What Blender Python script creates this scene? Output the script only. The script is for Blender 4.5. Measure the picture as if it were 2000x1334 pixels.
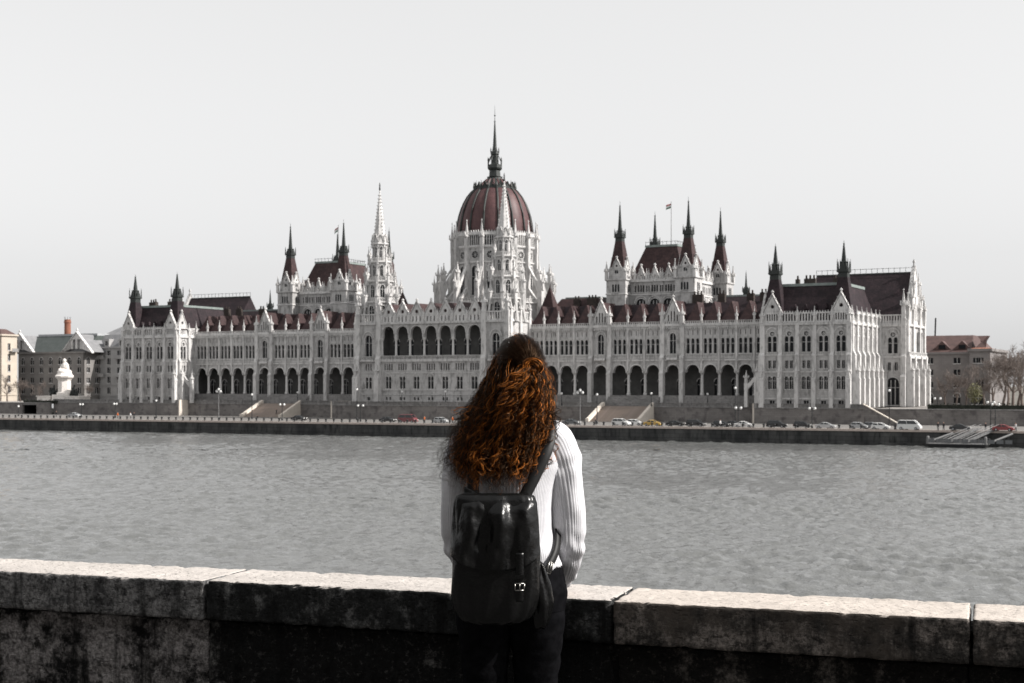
import bpy, bmesh, math, random
from mathutils import Vector, Matrix, noise
from mathutils.geometry import tessellate_polygon
R = random.Random(7)
PI = math.pi
for o in list(bpy.data.objects): bpy.data.objects.remove(o)
scene = bpy.context.scene
COL = scene.collection

# ---------------------------------------------------------------- camera, sky, sun, exposure
F = 2778.0; YH = 752.0                      # focal length in photo pixels (50 mm), horizon row
CAMZ = 13.25                                # camera height over the water
cd = bpy.data.cameras.new('camera'); cam = bpy.data.objects.new('camera', cd); COL.objects.link(cam)
cam.location = (0, 0, CAMZ); cam.rotation_euler = (PI/2, 0, 0)
cd.sensor_width = 36; cd.lens = F*36/2000; cd.shift_y = (YH-667)/2000.0
cd.clip_start = 0.1; cd.clip_end = 20000
cd.dof.use_dof = True; cd.dof.focus_distance = 4.75; cd.dof.aperture_fstop = 13.0
scene.camera = cam
SUN_AZ = math.radians(12.0); SUN_EL = math.radians(39)   # sun from the right, a little on the camera's side
sdir = Vector((math.cos(SUN_AZ)*math.cos(SUN_EL), -math.sin(SUN_AZ)*math.cos(SUN_EL), math.sin(SUN_EL)))
w = bpy.data.worlds.new('World'); scene.world = w; w.use_nodes = True
nt = w.node_tree; nt.nodes.clear()
sky = nt.nodes.new('ShaderNodeTexSky'); sky.sky_type = 'NISHITA'; sky.sun_disc = False
sky.sun_elevation = SUN_EL; sky.sun_rotation = math.atan2(sdir.x, sdir.y)
sky.air_density = 1.0; sky.dust_density = 2.5; sky.ozone_density = 1.0
hs = nt.nodes.new('ShaderNodeHueSaturation'); hs.inputs['Saturation'].default_value = 0.02
hz_ = nt.nodes.new('ShaderNodeMix'); hz_.data_type = 'RGBA'; hz_.inputs['Factor'].default_value = 0.5; hz_.inputs['B'].default_value = (5.72, 5.72, 5.74, 1)   # even high haze over the clear sky
bg = nt.nodes.new('ShaderNodeBackground'); bg.inputs['Strength'].default_value = 0.128
wo = nt.nodes.new('ShaderNodeOutputWorld')
nt.links.new(sky.outputs[0], hs.inputs['Color']); nt.links.new(hs.outputs[0], hz_.inputs['A']); nt.links.new(hz_.outputs['Result'], bg.inputs['Color'])
nt.links.new(bg.outputs[0], wo.inputs['Surface'])
sl = bpy.data.lights.new('sun', 'SUN'); sl.energy = 5.0; sl.angle = math.radians(0.6); sl.color = (1, .955, .91)
so = bpy.data.objects.new('sun', sl); COL.objects.link(so); so.location = (60, -20, 80)
so.rotation_euler = sdir.to_track_quat('Z', 'Y').to_euler()
scene.view_settings.view_transform = 'Standard'; scene.view_settings.look = 'None'
scene.view_settings.exposure = 0.44; scene.view_settings.gamma = 1.0
scene.render.engine = 'CYCLES'
scene.cycles.max_bounces = 6; scene.cycles.diffuse_bounces = 3; scene.cycles.glossy_bounces = 3

# ---------------------------------------------------------------- river frame: x along the far bank, p away from the river
TH = math.atan(F/5254.0); CT, ST = math.cos(TH), math.sin(TH); Z0 = 400.0; SC = -24.55; TER = 7.5
RIV = Matrix.Translation((SC*CT, Z0-SC*ST, 0)) @ Matrix.Rotation(-TH, 4, 'Z')
def X(px, p=0):                              # photo column -> x on the line at depth p
    u = px-1000.0
    return (u*(Z0+p*CT)-F*p*ST)/(F*CT+u*ST)-SC
def Zd(x, p): return Z0-(x+SC)*ST+p*CT
def Hz(py, px, p): return CAMZ-(py-YH)*Zd(X(px, p), p)/F      # photo row -> world z there
def Wp(x, p, z): return RIV @ Vector((x, p, z))

# ---------------------------------------------------------------- helpers
class MB:
    def __init__(s): s.v = []; s.f = []; s.m = []; s.mi = 0
    def add(s, vs, fs):
        o = len(s.v); s.v += [tuple(q) for q in vs]; s.f += [[i+o for i in f] for f in fs]; s.m += [s.mi]*len(fs); return s
    def hexa(s, p): return s.add(p, [(0,1,2,3),(7,6,5,4),(0,4,5,1),(1,5,6,2),(2,6,7,3),(3,7,4,0)])
    def box(s, x0, x1, y0, y1, z0, z1):
        return s.hexa([(x0,y0,z0),(x1,y0,z0),(x1,y1,z0),(x0,y1,z0),(x0,y0,z1),(x1,y0,z1),(x1,y1,z1),(x0,y1,z1)])
    def fb(s, fr, a0, a1, d0, d1, z0, z1):
        return s.hexa([fp(fr,a,d,z) for z in (z0,z1) for a, d in ((a0,d0),(a1,d0),(a1,d1),(a0,d1))])
    def prof(s, cx, cy, rz, n=8, rot=0., cap=True):
        vs = []; fs = []
        for r, z in rz:
            for k in range(n):
                t = rot+2*PI*k/n; vs.append((cx+r*math.cos(t), cy+r*math.sin(t), z))
        for i in range(len(rz)-1):
            for k in range(n):
                k2 = (k+1) % n; fs.append((i*n+k, i*n+k2, (i+1)*n+k2, (i+1)*n+k))
        if cap: fs.append(tuple(range(n))[::-1]); fs.append(tuple(range((len(rz)-1)*n, len(rz)*n)))
        return s.add(vs, fs)
    def sq(s, cx, cy, wz, cap=True, rot=0.):           # square frusta from (half width, z)
        return s.prof(cx, cy, [(h*math.sqrt(2), z) for h, z in wz], 4, PI/4+rot, cap)
    def prism(s, pts, off):
        n = len(pts); off = Vector(off); q = [Vector(a)+off for a in pts]
        return s.add(list(pts)+q, [tuple(range(n)), tuple(range(2*n-1, n-1, -1))]+[(i, (i+1) % n, n+(i+1) % n, n+i) for i in range(n)])
    def panel(s, fr, outer, holes, t, back=False):
        loops = [outer]+holes
        tr = tessellate_polygon([[Vector((a, z, 0)) for a, z in l] for l in loops])
        flat = [q for l in loops for q in l]; n = len(flat)
        vs = [fp(fr,a,0,z) for a, z in flat]+[fp(fr,a,t,z) for a, z in flat]
        fs = [tuple(q) for q in tr]
        if back: fs += [tuple(i+n for i in q) for q in tr]
        o = 0
        for l in loops:
            m = len(l); fs += [(o+i, o+(i+1) % m, n+o+(i+1) % m, n+o+i) for i in range(m)]; o += m
        return s.add(vs, fs)
    def tube(s, pts, rad, n=6, cap=True):
        vs = []; fs = []; k = len(pts); pts = [Vector(q) for q in pts]
        up = Vector((0, 0, 1))
        for i, q in enumerate(pts):
            d = (pts[min(i+1, k-1)]-pts[max(i-1, 0)]).normalized()
            a = d.cross(up) if abs(d.z) < .95 else d.cross(Vector((1, 0, 0)))
            a.normalize(); b = d.cross(a); r = rad[i] if isinstance(rad, (list, tuple)) else rad
            for j in range(n):
                t = 2*PI*j/n; vs.append(q+a*(r*math.cos(t))+b*(r*math.sin(t)))
        for i in range(k-1):
            for j in range(n):
                j2 = (j+1) % n; fs.append((i*n+j, i*n+j2, (i+1)*n+j2, (i+1)*n+j))
        if cap: fs.append(tuple(range(n))[::-1]); fs.append(tuple(range((k-1)*n, k*n)))
        return s.add(vs, fs)
    def mesh(s, name, mats, smooth=False, recalc=True):
        me = bpy.data.meshes.new(name); me.from_pydata(s.v, [], s.f)
        for m in (mats if isinstance(mats, (list, tuple)) else [mats]): me.materials.append(M[m])
        if any(s.m): me.polygons.foreach_set('material_index', s.m)
        if recalc:
            bm = bmesh.new(); bm.from_mesh(me); bmesh.ops.recalc_face_normals(bm, faces=bm.faces); bm.to_mesh(me); bm.free()
        if smooth: me.polygons.foreach_set('use_smooth', [True]*len(me.polygons))
        me.update(); return me
    def build(s, name, mats, parent=None, smooth=False, **k):
        return inst(name, s.mesh(name, mats, smooth), parent, **k)
def fp(fr, a, d, z):
    ox, oy, ph = fr; c, n = math.cos(ph), math.sin(ph)
    return (ox+a*c-d*n, oy+a*n+d*c, z)
def inst(name, me, parent=None, loc=(0, 0, 0), rz=0., sc=None):
    o = bpy.data.objects.new(name, me); COL.objects.link(o); o.parent = parent; o.location = loc; o.rotation_euler = (0, 0, rz)
    if sc: o.scale = sc
    return o
def tag(o, label, cat, group=None, kind=None):
    o['label'] = label; o['category'] = cat
    if group: o['group'] = group
    if kind: o['kind'] = kind
    return o
def struct(o): o['kind'] = 'structure'; return o
def thing(name, label, cat, x=0, p=0, z=0, rz=0, group=None, riv=True):
    o = bpy.data.objects.new(name, None); COL.objects.link(o); o.empty_display_size = .3
    if riv: o.location = Wp(x, p, z); o.rotation_euler = (0, 0, rz-TH)
    else: o.location = (x, p, z); o.rotation_euler = (0, 0, rz)
    return tag(o, label, cat, group)
def copy_tree(o, parent=None):
    c = o.copy(); COL.objects.link(c); c.parent = parent
    for ch in list(o.children): copy_tree(ch, c)
    return c
def rect(a, z, w, h): return [(a-w/2, z), (a+w/2, z), (a+w/2, z+h), (a-w/2, z+h)]
def arch(a, z, w, h, n=8, point=0.):
    r = w/2; zs = z+h-r*(1+point); pts = [(a-r, z), (a+r, z)]
    for k in range(n+1):
        t = PI*k/n; pts.append((a+r*math.cos(t), zs+r*(1+point)*(math.sin(t) if not point else math.sin(t)**.8)))
    return pts
def circ(a, z, r, n=12): return [(a+r*math.cos(2*PI*k/n), z+r*math.sin(2*PI*k/n)) for k in range(n)]
def ring(mb, fr, pts, off, d0, d1, closed=False):     # a moulding that follows pts (a,z), off wide, from d0 to d1
    n = len(pts); cx = sum(q[0] for q in pts)/n; cz = sum(q[1] for q in pts)/n
    out = []
    for a, z in pts:
        v = Vector((a-cx, z-cz)); v.normalize(); out.append((a+v.x*off, z+v.y*off))
    vs = [fp(fr,a,d,z) for l in (pts, out) for d in (d0, d1) for a, z in l]
    fs = []
    for i in range(n if closed else n-1):
        j = (i+1) % n
        fs += [(i,j,2*n+j,2*n+i), (2*n+i,2*n+j,3*n+j,3*n+i), (n+i,n+j,j,i)]
    return mb.add(vs, fs)

# ---------------------------------------------------------------- materials
M = {}
def mat(name, c1, c2=None, rough=.8, scale=.5, detail=6, bump=0., bscale=8, spec=.3, courses=None, metal=0., c3=None, coord='Object', streak=False, stretch=(1,1,1), bdist=.05, lo=.35, hi=.65, vary=0.):
    m = bpy.data.materials.new(name); m.use_nodes = True; M[name] = m
    t = m.node_tree; N = t.nodes; L = t.links; b = N['Principled BSDF']
    b.inputs['Roughness'].default_value = rough; b.inputs['Metallic'].default_value = metal
    b.inputs['Specular IOR Level'].default_value = spec
    c4 = lambda c: (c[0], c[1], c[2], 1)
    b.inputs['Base Color'].default_value = c4(c1)
    if c2 is None: return m
    tc = N.new('ShaderNodeTexCoord'); mp = N.new('ShaderNodeMapping'); mp.inputs['Scale'].default_value = stretch
    L.new(tc.outputs[coord], mp.inputs['Vector'])
    no = N.new('ShaderNodeTexNoise'); no.inputs['Scale'].default_value = scale; no.inputs['Detail'].default_value = detail; no.inputs['Roughness'].default_value = .62
    L.new(mp.outputs[0], no.inputs['Vector'])
    cr = N.new('ShaderNodeValToRGB'); e = cr.color_ramp.elements
    e[0].position = lo; e[0].color = c4(c1); e[1].position = hi; e[1].color = c4(c2)
    L.new(no.outputs['Fac'], cr.inputs['Fac']); col = cr.outputs['Color']; hgt = None
    if c3 is not None:                                  # a second, finer layer of stains
        n2 = N.new('ShaderNodeTexNoise'); n2.inputs['Scale'].default_value = scale*5.3; n2.inputs['Detail'].default_value = 8
        L.new(mp.outputs[0], n2.inputs['Vector'])
        r2 = N.new('ShaderNodeValToRGB'); r2.color_ramp.elements[0].position = .5; r2.color_ramp.elements[1].position = .68
        L.new(n2.outputs['Fac'], r2.inputs['Fac'])
        mx = N.new('ShaderNodeMix'); mx.data_type = 'RGBA'; L.new(r2.outputs['Color'], mx.inputs['Factor'])
        L.new(col, mx.inputs['A']); mx.inputs['B'].default_value = c4(c3); col = mx.outputs['Result']
    if courses:                                         # masonry courses (w, h, mortar darkness)
        sp = N.new('ShaderNodeSeparateXYZ'); L.new(tc.outputs[coord], sp.inputs[0])
        ad = N.new('ShaderNodeMath'); L.new(sp.outputs[0], ad.inputs[0]); L.new(sp.outputs[1], ad.inputs[1])
        cb = N.new('ShaderNodeCombineXYZ'); L.new(ad.outputs[0], cb.inputs[0]); L.new(sp.outputs[2], cb.inputs[1])
        bt = N.new('ShaderNodeTexBrick'); bt.inputs['Scale'].default_value = 1; bt.inputs['Brick Width'].default_value = courses[0]
        bt.inputs['Row Height'].default_value = courses[1]; bt.inputs['Mortar Size'].default_value = courses[1]*.05; bt.inputs['Bias'].default_value = 0
        v = courses[2]; bt.inputs['Color1'].default_value = (1, 1, 1, 1); bt.inputs['Color2'].default_value = (1-v, 1-v, 1-v, 1); bt.inputs['Mortar'].default_value = (1-2*v, 1-2*v, 1-2*v, 1)
        L.new(cb.outputs[0], bt.inputs['Vector'])
        mm = N.new('ShaderNodeMix'); mm.data_type = 'RGBA'; mm.blend_type = 'MULTIPLY'; mm.inputs['Factor'].default_value = 1
        L.new(col, mm.inputs['A']); L.new(bt.outputs['Color'], mm.inputs['B']); col = mm.outputs['Result']
    if vary:                                            # piece to piece differences in tone
        oi = N.new('ShaderNodeObjectInfo'); mr = N.new('ShaderNodeMapRange'); mr.inputs['To Min'].default_value = 1-vary; mr.inputs['To Max'].default_value = 1+vary*.6
        L.new(oi.outputs['Random'], mr.inputs['Value']); mv = N.new('ShaderNodeMix'); mv.data_type = 'RGBA'; mv.blend_type = 'MULTIPLY'; mv.inputs['Factor'].default_value = 1
        L.new(col, mv.inputs['A']); L.new(mr.outputs[0], mv.inputs['B']); col = mv.outputs['Result']
    L.new(col, b.inputs['Base Color'])
    if bump:
        nb = N.new('ShaderNodeTexNoise'); nb.inputs['Scale'].default_value = bscale; nb.inputs['Detail'].default_value = 8
        L.new(mp.outputs[0], nb.inputs['Vector'])
        bp = N.new('ShaderNodeBump'); bp.inputs['Strength'].default_value = bump; bp.inputs['Distance'].default_value = bdist
        L.new(nb.outputs['Fac'], bp.inputs['Height']); L.new(bp.outputs[0], b.inputs['Normal'])
    return m
mat('stone', (.36,.353,.348), (.56,.55,.543), .88, .20, courses=(1.1,.55,.13), c3=(.25,.245,.24), vary=.10, stretch=(1,1,.35), lo=.3, hi=.7)
mat('trim', (.47,.462,.455), (.62,.61,.60), .85, .35, c3=(.31,.305,.30), vary=.16, stretch=(1,1,.3), lo=.3, hi=.7)
mat('stone_low', (.21,.205,.20), (.29,.28,.275), .88, .3, courses=(1.3,.65,.14), c3=(.15,.147,.145))
mat('stone_shaded', (.065,.064,.063), (.10,.098,.095), .9, .4)  # same stone as outside, interior shade put into a darker colour
mat('glass', (.008,.009,.011), rough=.3, spec=.18)
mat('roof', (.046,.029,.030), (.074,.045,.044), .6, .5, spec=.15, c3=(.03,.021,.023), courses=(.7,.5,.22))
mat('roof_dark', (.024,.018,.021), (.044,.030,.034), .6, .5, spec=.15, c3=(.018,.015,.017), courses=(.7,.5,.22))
mat('dome_tile', (.075,.038,.039), (.115,.058,.058), .5, .5, spec=.25, c3=(.05,.029,.031), courses=(.7,.5,.15))
mat('copper', (.012,.015,.014), (.026,.031,.029), .55, .8, spec=.4)
mat('cap', (.16,.19,.18), (.24,.27,.26), .6, .8)
mat('dark_iron', (.012,.013,.014), rough=.5, spec=.4)
mat('chimney', (.03,.025,.023), (.055,.043,.038), .9, 1.)
mat('dormer', (.40,.30,.20), (.5,.4,.28), .8, 1.)
# ================================================================ the parliament building
PB = bpy.data.objects.new('parliament_building', None); COL.objects.link(PB)
PB.location = Wp(0, 0, TER); PB.rotation_euler = (0, 0, -TH)
tag(PB, 'huge pale Gothic parliament building with red-brown central dome and many spires across the river', 'building')
def front(y): return (0, y, 0.)
def right(x): return (x, 0, PI/2)             # faces +x, a runs along p
def left(x): return (x, 0, -PI/2)             # faces -x, a runs along -p

WCACHE = {}
def window(parent, fr, a, z, kind, w, h, t=.5, bars=1, hood=True):
    """one window standing in a hole of the wall: pane, mullions, sill and hood mould"""
    key = (kind, round(w,2), round(h,2), t, bars, hood)
    if key not in WCACHE:
        mb = MB(); f0 = (0, 0, 0)
        sh = {'arch': lambda: arch(0,0,w,h), 'rect': lambda: rect(0,0,w,h), 'circ': lambda: circ(0,0,w/2), 'point': lambda: arch(0,0,w,h,10,.35)}[kind]()
        mb.mi = 1; mb.add([fp(f0,q[0]*1.02,t*.92,q[1]) for q in sh], [tuple(range(len(sh)))]); mb.mi = 0
        if kind != 'circ':
            for k in range(bars):
                x = -w/2+w*(k+1)/(bars+1); mb.box(x-.05*w**.5, x+.05*w**.5, t*.55, t*.9, 0, h*(.98 if bars == 1 else .9))
            if h > 2.6: mb.box(-w/2, w/2, t*.6, t*.9, h*.62, h*.62+.12)
            mb.box(-w/2-.12, w/2+.12, -.14, .1, -.22, 0)
        else:
            for k in range(4):
                c, n = math.cos(PI*k/4+.3), math.sin(PI*k/4+.3); e = .05
                mb.hexa([(sx*c*w/2-sy*n*e, d, sx*n*w/2+sy*c*e) for d in (t*.6, t*.85) for sx, sy in ((-1,-1),(1,-1),(1,1),(-1,1))])
        if hood and kind in ('arch', 'point'): ring(mb, f0, sh[2:], .2, -.12, .02)
        if hood and kind == 'circ': ring(mb, f0, sh, .14, -.1, .02, True)
        WCACHE[key] = mb.mesh('window', ['trim', 'glass'])
    return inst('window', WCACHE[key], parent, fp(fr, a, 0, z), fr[2])
PCACHE = {}
def pinnacle(parent, x, y, z, w, h, rz=0.):
    key = (round(w,2), round(h,2))
    if key not in PCACHE:
        mb = MB(); s = w/2
        mb.sq(0,0,[(s,0),(s,h*.42),(s*1.35,h*.43),(s*1.35,h*.47),(s*.85,h*.48),(s*.12,h*.93),(s*.3,h*.94),(s*.3,h*.965),(.01,h)])
        for k in range(4):                    # a gablet on each side
            c, n = math.cos(k*PI/2), math.sin(k*PI/2)
            pts = [(-s*1.1,h*.45),(s*1.1,h*.45),(0,h*.60)]
            mb.prism([(a*c-(-s*1.15)*n, a*n+(-s*1.15)*c, q) for a, q in pts], (-n*s*-.7*-1*-1, c*s*.7*1, 0))
        PCACHE[key] = mb.mesh('pinnacle', 'trim')
    return inst('pinnacle', PCACHE[key], parent, (x, y, z), rz)
def balus(mb, fr, a0, a1, z0, z1, d0=-.1, d1=.25, step=.7, bw=.3):
    h = z1-z0; mb.fb(fr,a0,a1,d0,d1,z0,z0+h*.14); mb.fb(fr,a0,a1,d0-.04,d1+.04,z1-h*.13,z1)
    n = max(1, int((a1-a0)/step))
    for k in range(n):
        a = a0+(k+.5)*(a1-a0)/n; mb.fb(fr,a-bw/2,a+bw/2,d0+.06,d1-.06,z0+h*.14,z1-h*.13)
def crest(mb, fr, a0, a1, z, h=.5, step=.7, d0=-.05, d1=.2):
    n = max(1, int((a1-a0)/step))
    for k in range(n):
        a = a0+(k+.5)*(a1-a0)/n; mb.prism([fp(fr,a-step*.32,d0,z),fp(fr,a+step*.32,d0,z),fp(fr,a,d0,z+h)], Vector(fp(fr,0,d1,0))-Vector(fp(fr,0,d0,0)))
def gable(parent, fr, a, z, w, h, holes, t=.6, fin=1.6, name='gable'):
    mb = MB(); mb.panel(fr, [(a-w/2,z),(a+w/2,z),(a,z+h)], holes, t, True)
    for sgn in (-1, 1):                       # raking coping with crockets
        p0 = Vector((a+sgn*(w/2+.25), z-.15)); p1 = Vector((a, z+h+.35)); e = Vector((0, .38))
        q = [p0, p0+e, p1+e, p1]
        mb.prism([fp(fr,v.x,-.14,v.y) for v in q], Vector(fp(fr,0,t+.14,0))-Vector(fp(fr,0,-.14,0)))
        for k in range(1, int(h/1.1)):
            c = p0.lerp(p1, k/int(h/1.1)); mb.fb(fr,c.x-.13,c.x+.13,0,.35,c.y+.35,c.y+.68)
    x, y, _ = fp(fr,a,t/2,0); mb.sq(x,y,[(.2,z+h+.3),(.14,z+h+fin*.55),(.32,z+h+fin*.6),(.3,z+h+fin*.7),(.02,z+h+fin)])
    return mb.build(name, 'trim', parent)
SPC = {}
def spire(parent, x, y, z, wb, wt, hp, hl, hs, name='spire', red='roof'):
    """square tent spire: tiled pyramid stub, metal lantern with gallery, needle"""
    key = (wb, wt, hp, hl, hs, red)
    if key not in SPC:
        a = MB(); a.sq(0,0,[(wb/2*1.06,0),(wb/2*.97,.5),(wt/2,hp)])
        b = MB(); s = wt/2
        b.sq(0,0,[(s*1.04,hp-.5),(s*1.02,hp+hl*.25),(s*1.3,hp+hl*.3),(s*1.3,hp+hl*.42),(s*.72,hp+hl*.45),(s*.6,hp+hl*.95),(s*.8,hp+hl),(s*.45,hp+hl*1.08),(s*.12,hp+hl+hs*.82),(s*.22,hp+hl+hs*.83),(s*.05,hp+hl+hs*.86),(.02,hp+hl+hs)])
        for sx in (-1, 1):
            for sy in (-1, 1):
                b.sq(sx*s*1.15,sy*s*1.15,[(.12,hp+hl*.4),(.1,hp+hl*.95),(.02,hp+hl*1.25)])
        for k in range(4):
            c, n = round(math.cos(k*PI/2)), round(math.sin(k*PI/2)); d = -s*1.28
            b.prism([(q*c-d*n, q*n+d*c, hp+hl*zz) for q, zz in ((-s*.8,.4),(s*.8,.4),(0,1.05))], (n*-.12, c*.12, 0))
        for k in range(4):
            d = -(wb/2*.72); c, n = round(math.cos(k*PI/2)), round(math.sin(k*PI/2)); zz = hp*.42
            b.prism([(q*c-d*n, q*n+d*c, zz+v) for q, v in ((-.3,0),(.3,0),(0,.8))], (-n*.5, c*.5, 0))
        SPC[key] = (a.mesh('spire_roof', red), b.mesh('spire_needle', 'copper'))
    o = inst(name, SPC[key][0], parent, (x, y, z)); inst('needle', SPC[key][1], o)
    return o
def chimneys(parent, x, y, z, n, h=2.2, dx=1.):
    mb = MB(); mb.box(x-n*dx*.5,x+n*dx*.5,y-.6,y+.6,z-3,z+h*.6)
    for k in range(n): mb.prof(x+(k-(n-1)/2)*dx, y, [(.28,z+h*.6),(.24,z+h),(.3,z+h*1.02)], 6)
    return mb.build('chimney', 'chimney', parent)
def mansard(mb, x0, x1, y0, y1, z0, z1, ix, iy0, iy1=None):
    iy1 = iy0 if iy1 is None else iy1
    mb.hexa([(x0,y0,z0),(x1,y0,z0),(x1,y1,z0),(x0,y1,z0),(x0+ix,y0+iy0,z1),(x1-ix,y0+iy0,z1),(x1-ix,y1-iy1,z1),(x0+ix,y1-iy1,z1)])
def buttress(parent, fr, a, w, stages, pin=None):
    """stepped pier: stages = (projection, z0, z1)"""
    mb = MB()
    for i, (pr, z0, z1) in enumerate(stages):
        mb.fb(fr,a-w/2,a+w/2,-pr,.15,z0,z1)
        nx = stages[i+1][0] if i+1 < len(stages) else 0
        mb.prism([fp(fr,a-w/2,-pr,z1),fp(fr,a-w/2,-nx,z1),fp(fr,a-w/2,-nx,z1+(pr-nx)*1.7)], Vector(fp(fr,w,0,0))-Vector(fp(fr,0,0,0)))
        mb.fb(fr,a-w/2-.06,a+w/2+.06,-pr-.06,.1,z1-.35,z1-.12)
    o = mb.build('buttress', 'trim', parent)
    if pin:
        for d, z, pw, ph in pin:
            x, y, _ = fp(fr,a,d,0); pinnacle(o, x, y, z, pw, ph, fr[2])
    return o

# ---------- end pavilions
BAY = [100.0, 104.45, 108.9, 113.35, 117.8]
def face_bays(parent, fr, bays, z_top=21.6, wide=4.45, low=True, lowmat='stone', name='wall', a0=None, a1=None, t=.55):
    holes = []; wins = []
    for a in bays:
        for s in (-1, 1):
            holes += [arch(a+s*.68,14.1,1.0,4.1,10), rect(a+s*.62,10.0,.78,2.0)]
            wins += [(a+s*.68,14.1,'arch',1.0,4.1,0,False), (a+s*.62,10.0,'rect',.78,2.0,1,False)]
            if low: holes.append(arch(a+s*.62,4.7,.95,3.3)); wins.append((a+s*.62,4.7,'arch',.95,3.3,1,True))
        holes.append(circ(a,18.85,.62)); wins.append((a,18.85,'circ',1.24,1.24,0,True))
        holes.append(rect(a,.7,1.3,1.1)); wins.append((a,.7,'rect',1.3,1.1,1,False))
    a0 = bays[0]-wide/2 if a0 is None else a0; a1 = bays[-1]+wide/2 if a1 is None else a1
    mb = MB(); mb.panel(fr, [(a0,0),(a1,0),(a1,z_top),(a0,z_top)], holes, t)
    wall = mb.build(name, 'stone', parent)
    for a, z, k, w_, h_, b, hd in wins: window(wall, fr, a, z, k, w_, h_, t, b, hd)
    for z0, z1, d in ((2.1,2.45,.22),(8.95,9.25,.14),(13.2,13.62,.2),(21.0,21.65,.4)): tr = MB(); tr.fb(fr,a0,a1,-d,.1,z0,z1); tr.build('string_course', 'trim', parent)
    for a in bays:
        tr = MB()
        ring(tr, fr, arch(a,14.0,3.0,6.3,12)[2:], .28, -.16, .02)
        tr.build('window_moulding', 'trim', parent); tr = MB(); balus(tr, fr, a-1.5, a+1.5, 13.5, 14.2, -.3, -.05, .45, .18); tr.build('balconette', 'trim', parent)
    return wall
def pavilion(m):
    x0, x1 = 97.2, 120.2
    fr = (0, 0, 0.); bays = sorted(m*b for b in BAY); xa, xb = sorted((m*x0, m*x1))
    face_bays(PB, fr, bays, name='pavilion_wall', a0=xa, a1=xb)
    # inner core so that nothing shows through, and the sides
    inner = m*x0; outer = m*x1
    fi = left(inner) if m > 0 else right(inner); fo = right(outer) if m > 0 else left(outer)
    sg = 1 if fo[2] > 0 else -1
    def rng(sg, lst): return sorted(sg*v for v in lst)
    face_bays(PB, fo, rng(sg, [2.9, 7.9, 12.9, 17.9, 22.9, 27.4]), wide=5.0, name='side_wall', a0=min(0, sg*30.), a1=max(0, sg*30.))
    face_bays(PB, fi, rng(-sg, [3.0]), wide=5.0, name='side_wall', low=False, a0=min(0, -sg*9.4), a1=max(0, -sg*9.4))
    # piers
    piers = [BAY[0]-2.5]+[(BAY[i]+BAY[i+1])/2 for i in range(4)]+[BAY[-1]+2.1]
    for i, a in enumerate(piers):
        end = i in (0, 5)
        buttress(PB, fr, m*a, 1.25 if end else 1.0, [(1.5,0,7.4),(.85,7.4,13.4),(.5,13.4,21.4)],
                 [(-1.15,7.7,.7,3.4), (-.2,21.6,.7 if not end else .8,4.2)])
    for k, a in enumerate((.7, 5.4, 10.4, 15.4, 20.4, 25.2, 29.4)):
        buttress(PB, fo, sg*a, 1.1, [(2.3,0,7.4),(1.2,7.4,13.4),(.6,13.4,21.4)], [(-1.8,7.7,.8,3.6), (-.2,21.6,.7,4.2)])
    for a in (.7, 5.6):
        buttress(PB, fi, -sg*a, 1.1, [(2.0,0,7.4),(1.0,7.4,13.4),(.5,13.4,21.4)], [(-1.5,7.7,.8,3.6), (-.2,21.6,.7,4.2)])
    # diagonal strut with a small arch at the inner corner, as a half flying buttress
    mb = MB(); xs = inner-m*4.2
    mb.box(min(xs,xs-m*.9),max(xs,xs-m*.9),1.2,2.2,0,6.2)
    mb.prism([(inner,1.3,10.5),(inner,1.3,9.2),(xs,1.3,4.6),(xs,1.3,6.0)], (0,.8,0)); mb.build('strut', 'trim', PB)
    pinnacle(PB, xs-m*.45, 1.7, 6.2, .8, 3.4)
    # attic: balustrade, gables over the end bays
    mb = MB()
    balus(mb, fr, min(m*102.2,m*115.6), max(m*102.2,m*115.6), 21.7, 24.2, 0, .35, .72, .34); crest(mb, fr, min(m*102.2,m*115.6), max(m*102.2,m*115.6), 24.2)
    balus(mb, fo, min(0,sg*30.), max(0,sg*30.), 21.7, 24.2, 0, .35, .72, .34); crest(mb, fo, min(0,sg*30.), max(0,sg*30.), 24.2)
    balus(mb, fi, min(-sg*4.5,-sg*14.), max(-sg*4.5,-sg*14.), 21.7, 24.2, 0, .35, .72, .34)
    mb.build('balustrade', 'trim', PB)
    for a in (BAY[0], BAY[-1]):
        mb = MB(); hol = [rect(m*a+(k-2)*.62,22.2,.34,1.7) for k in range(5)]
        mb.panel(fr, [(m*a-2.2,21.65),(m*a+2.2,21.65),(m*a+2.2,24.5),(m*a-2.2,24.5)], hol, .5, True); mb.build('attic_panel', 'trim', PB)
        gable(PB, fr, m*a, 24.4, 4.5, 4.2, [circ(m*a,25.8,.5)])
    gable(PB, fi, -sg*2.6, 24.4, 4.4, 4.2, [circ(-sg*2.6,25.8,.5)])
    mb = MB(); hol = [rect(-sg*2.6+(k-2)*.62,22.2,.34,1.7) for k in range(5)]
    mb.panel(fi, [(-sg*2.6-2.2,21.65),(-sg*2.6+2.2,21.65),(-sg*2.6+2.2,24.5),(-sg*2.6-2.2,24.5)], hol, .5, True); mb.build('attic_panel', 'trim', PB)
    # roof
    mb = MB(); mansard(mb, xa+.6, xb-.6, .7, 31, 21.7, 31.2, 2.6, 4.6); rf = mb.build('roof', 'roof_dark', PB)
    # row of small dormers on the front slope
    for k in range(4):
        mb = MB(); x = m*(105.5+k*2.7); mb.prism([(x-.45,1.6,25.2),(x+.45,1.6,25.2),(x,1.6,26.4)], (0,1.6,0)); mb.build('dormer', 'roof_dark', rf)
    mb = MB(); mb.box(xa+3.0,xb-3.0,5.1,26.6,31.2,31.9); mb.build('roof_cap', 'cap', PB)
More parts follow.
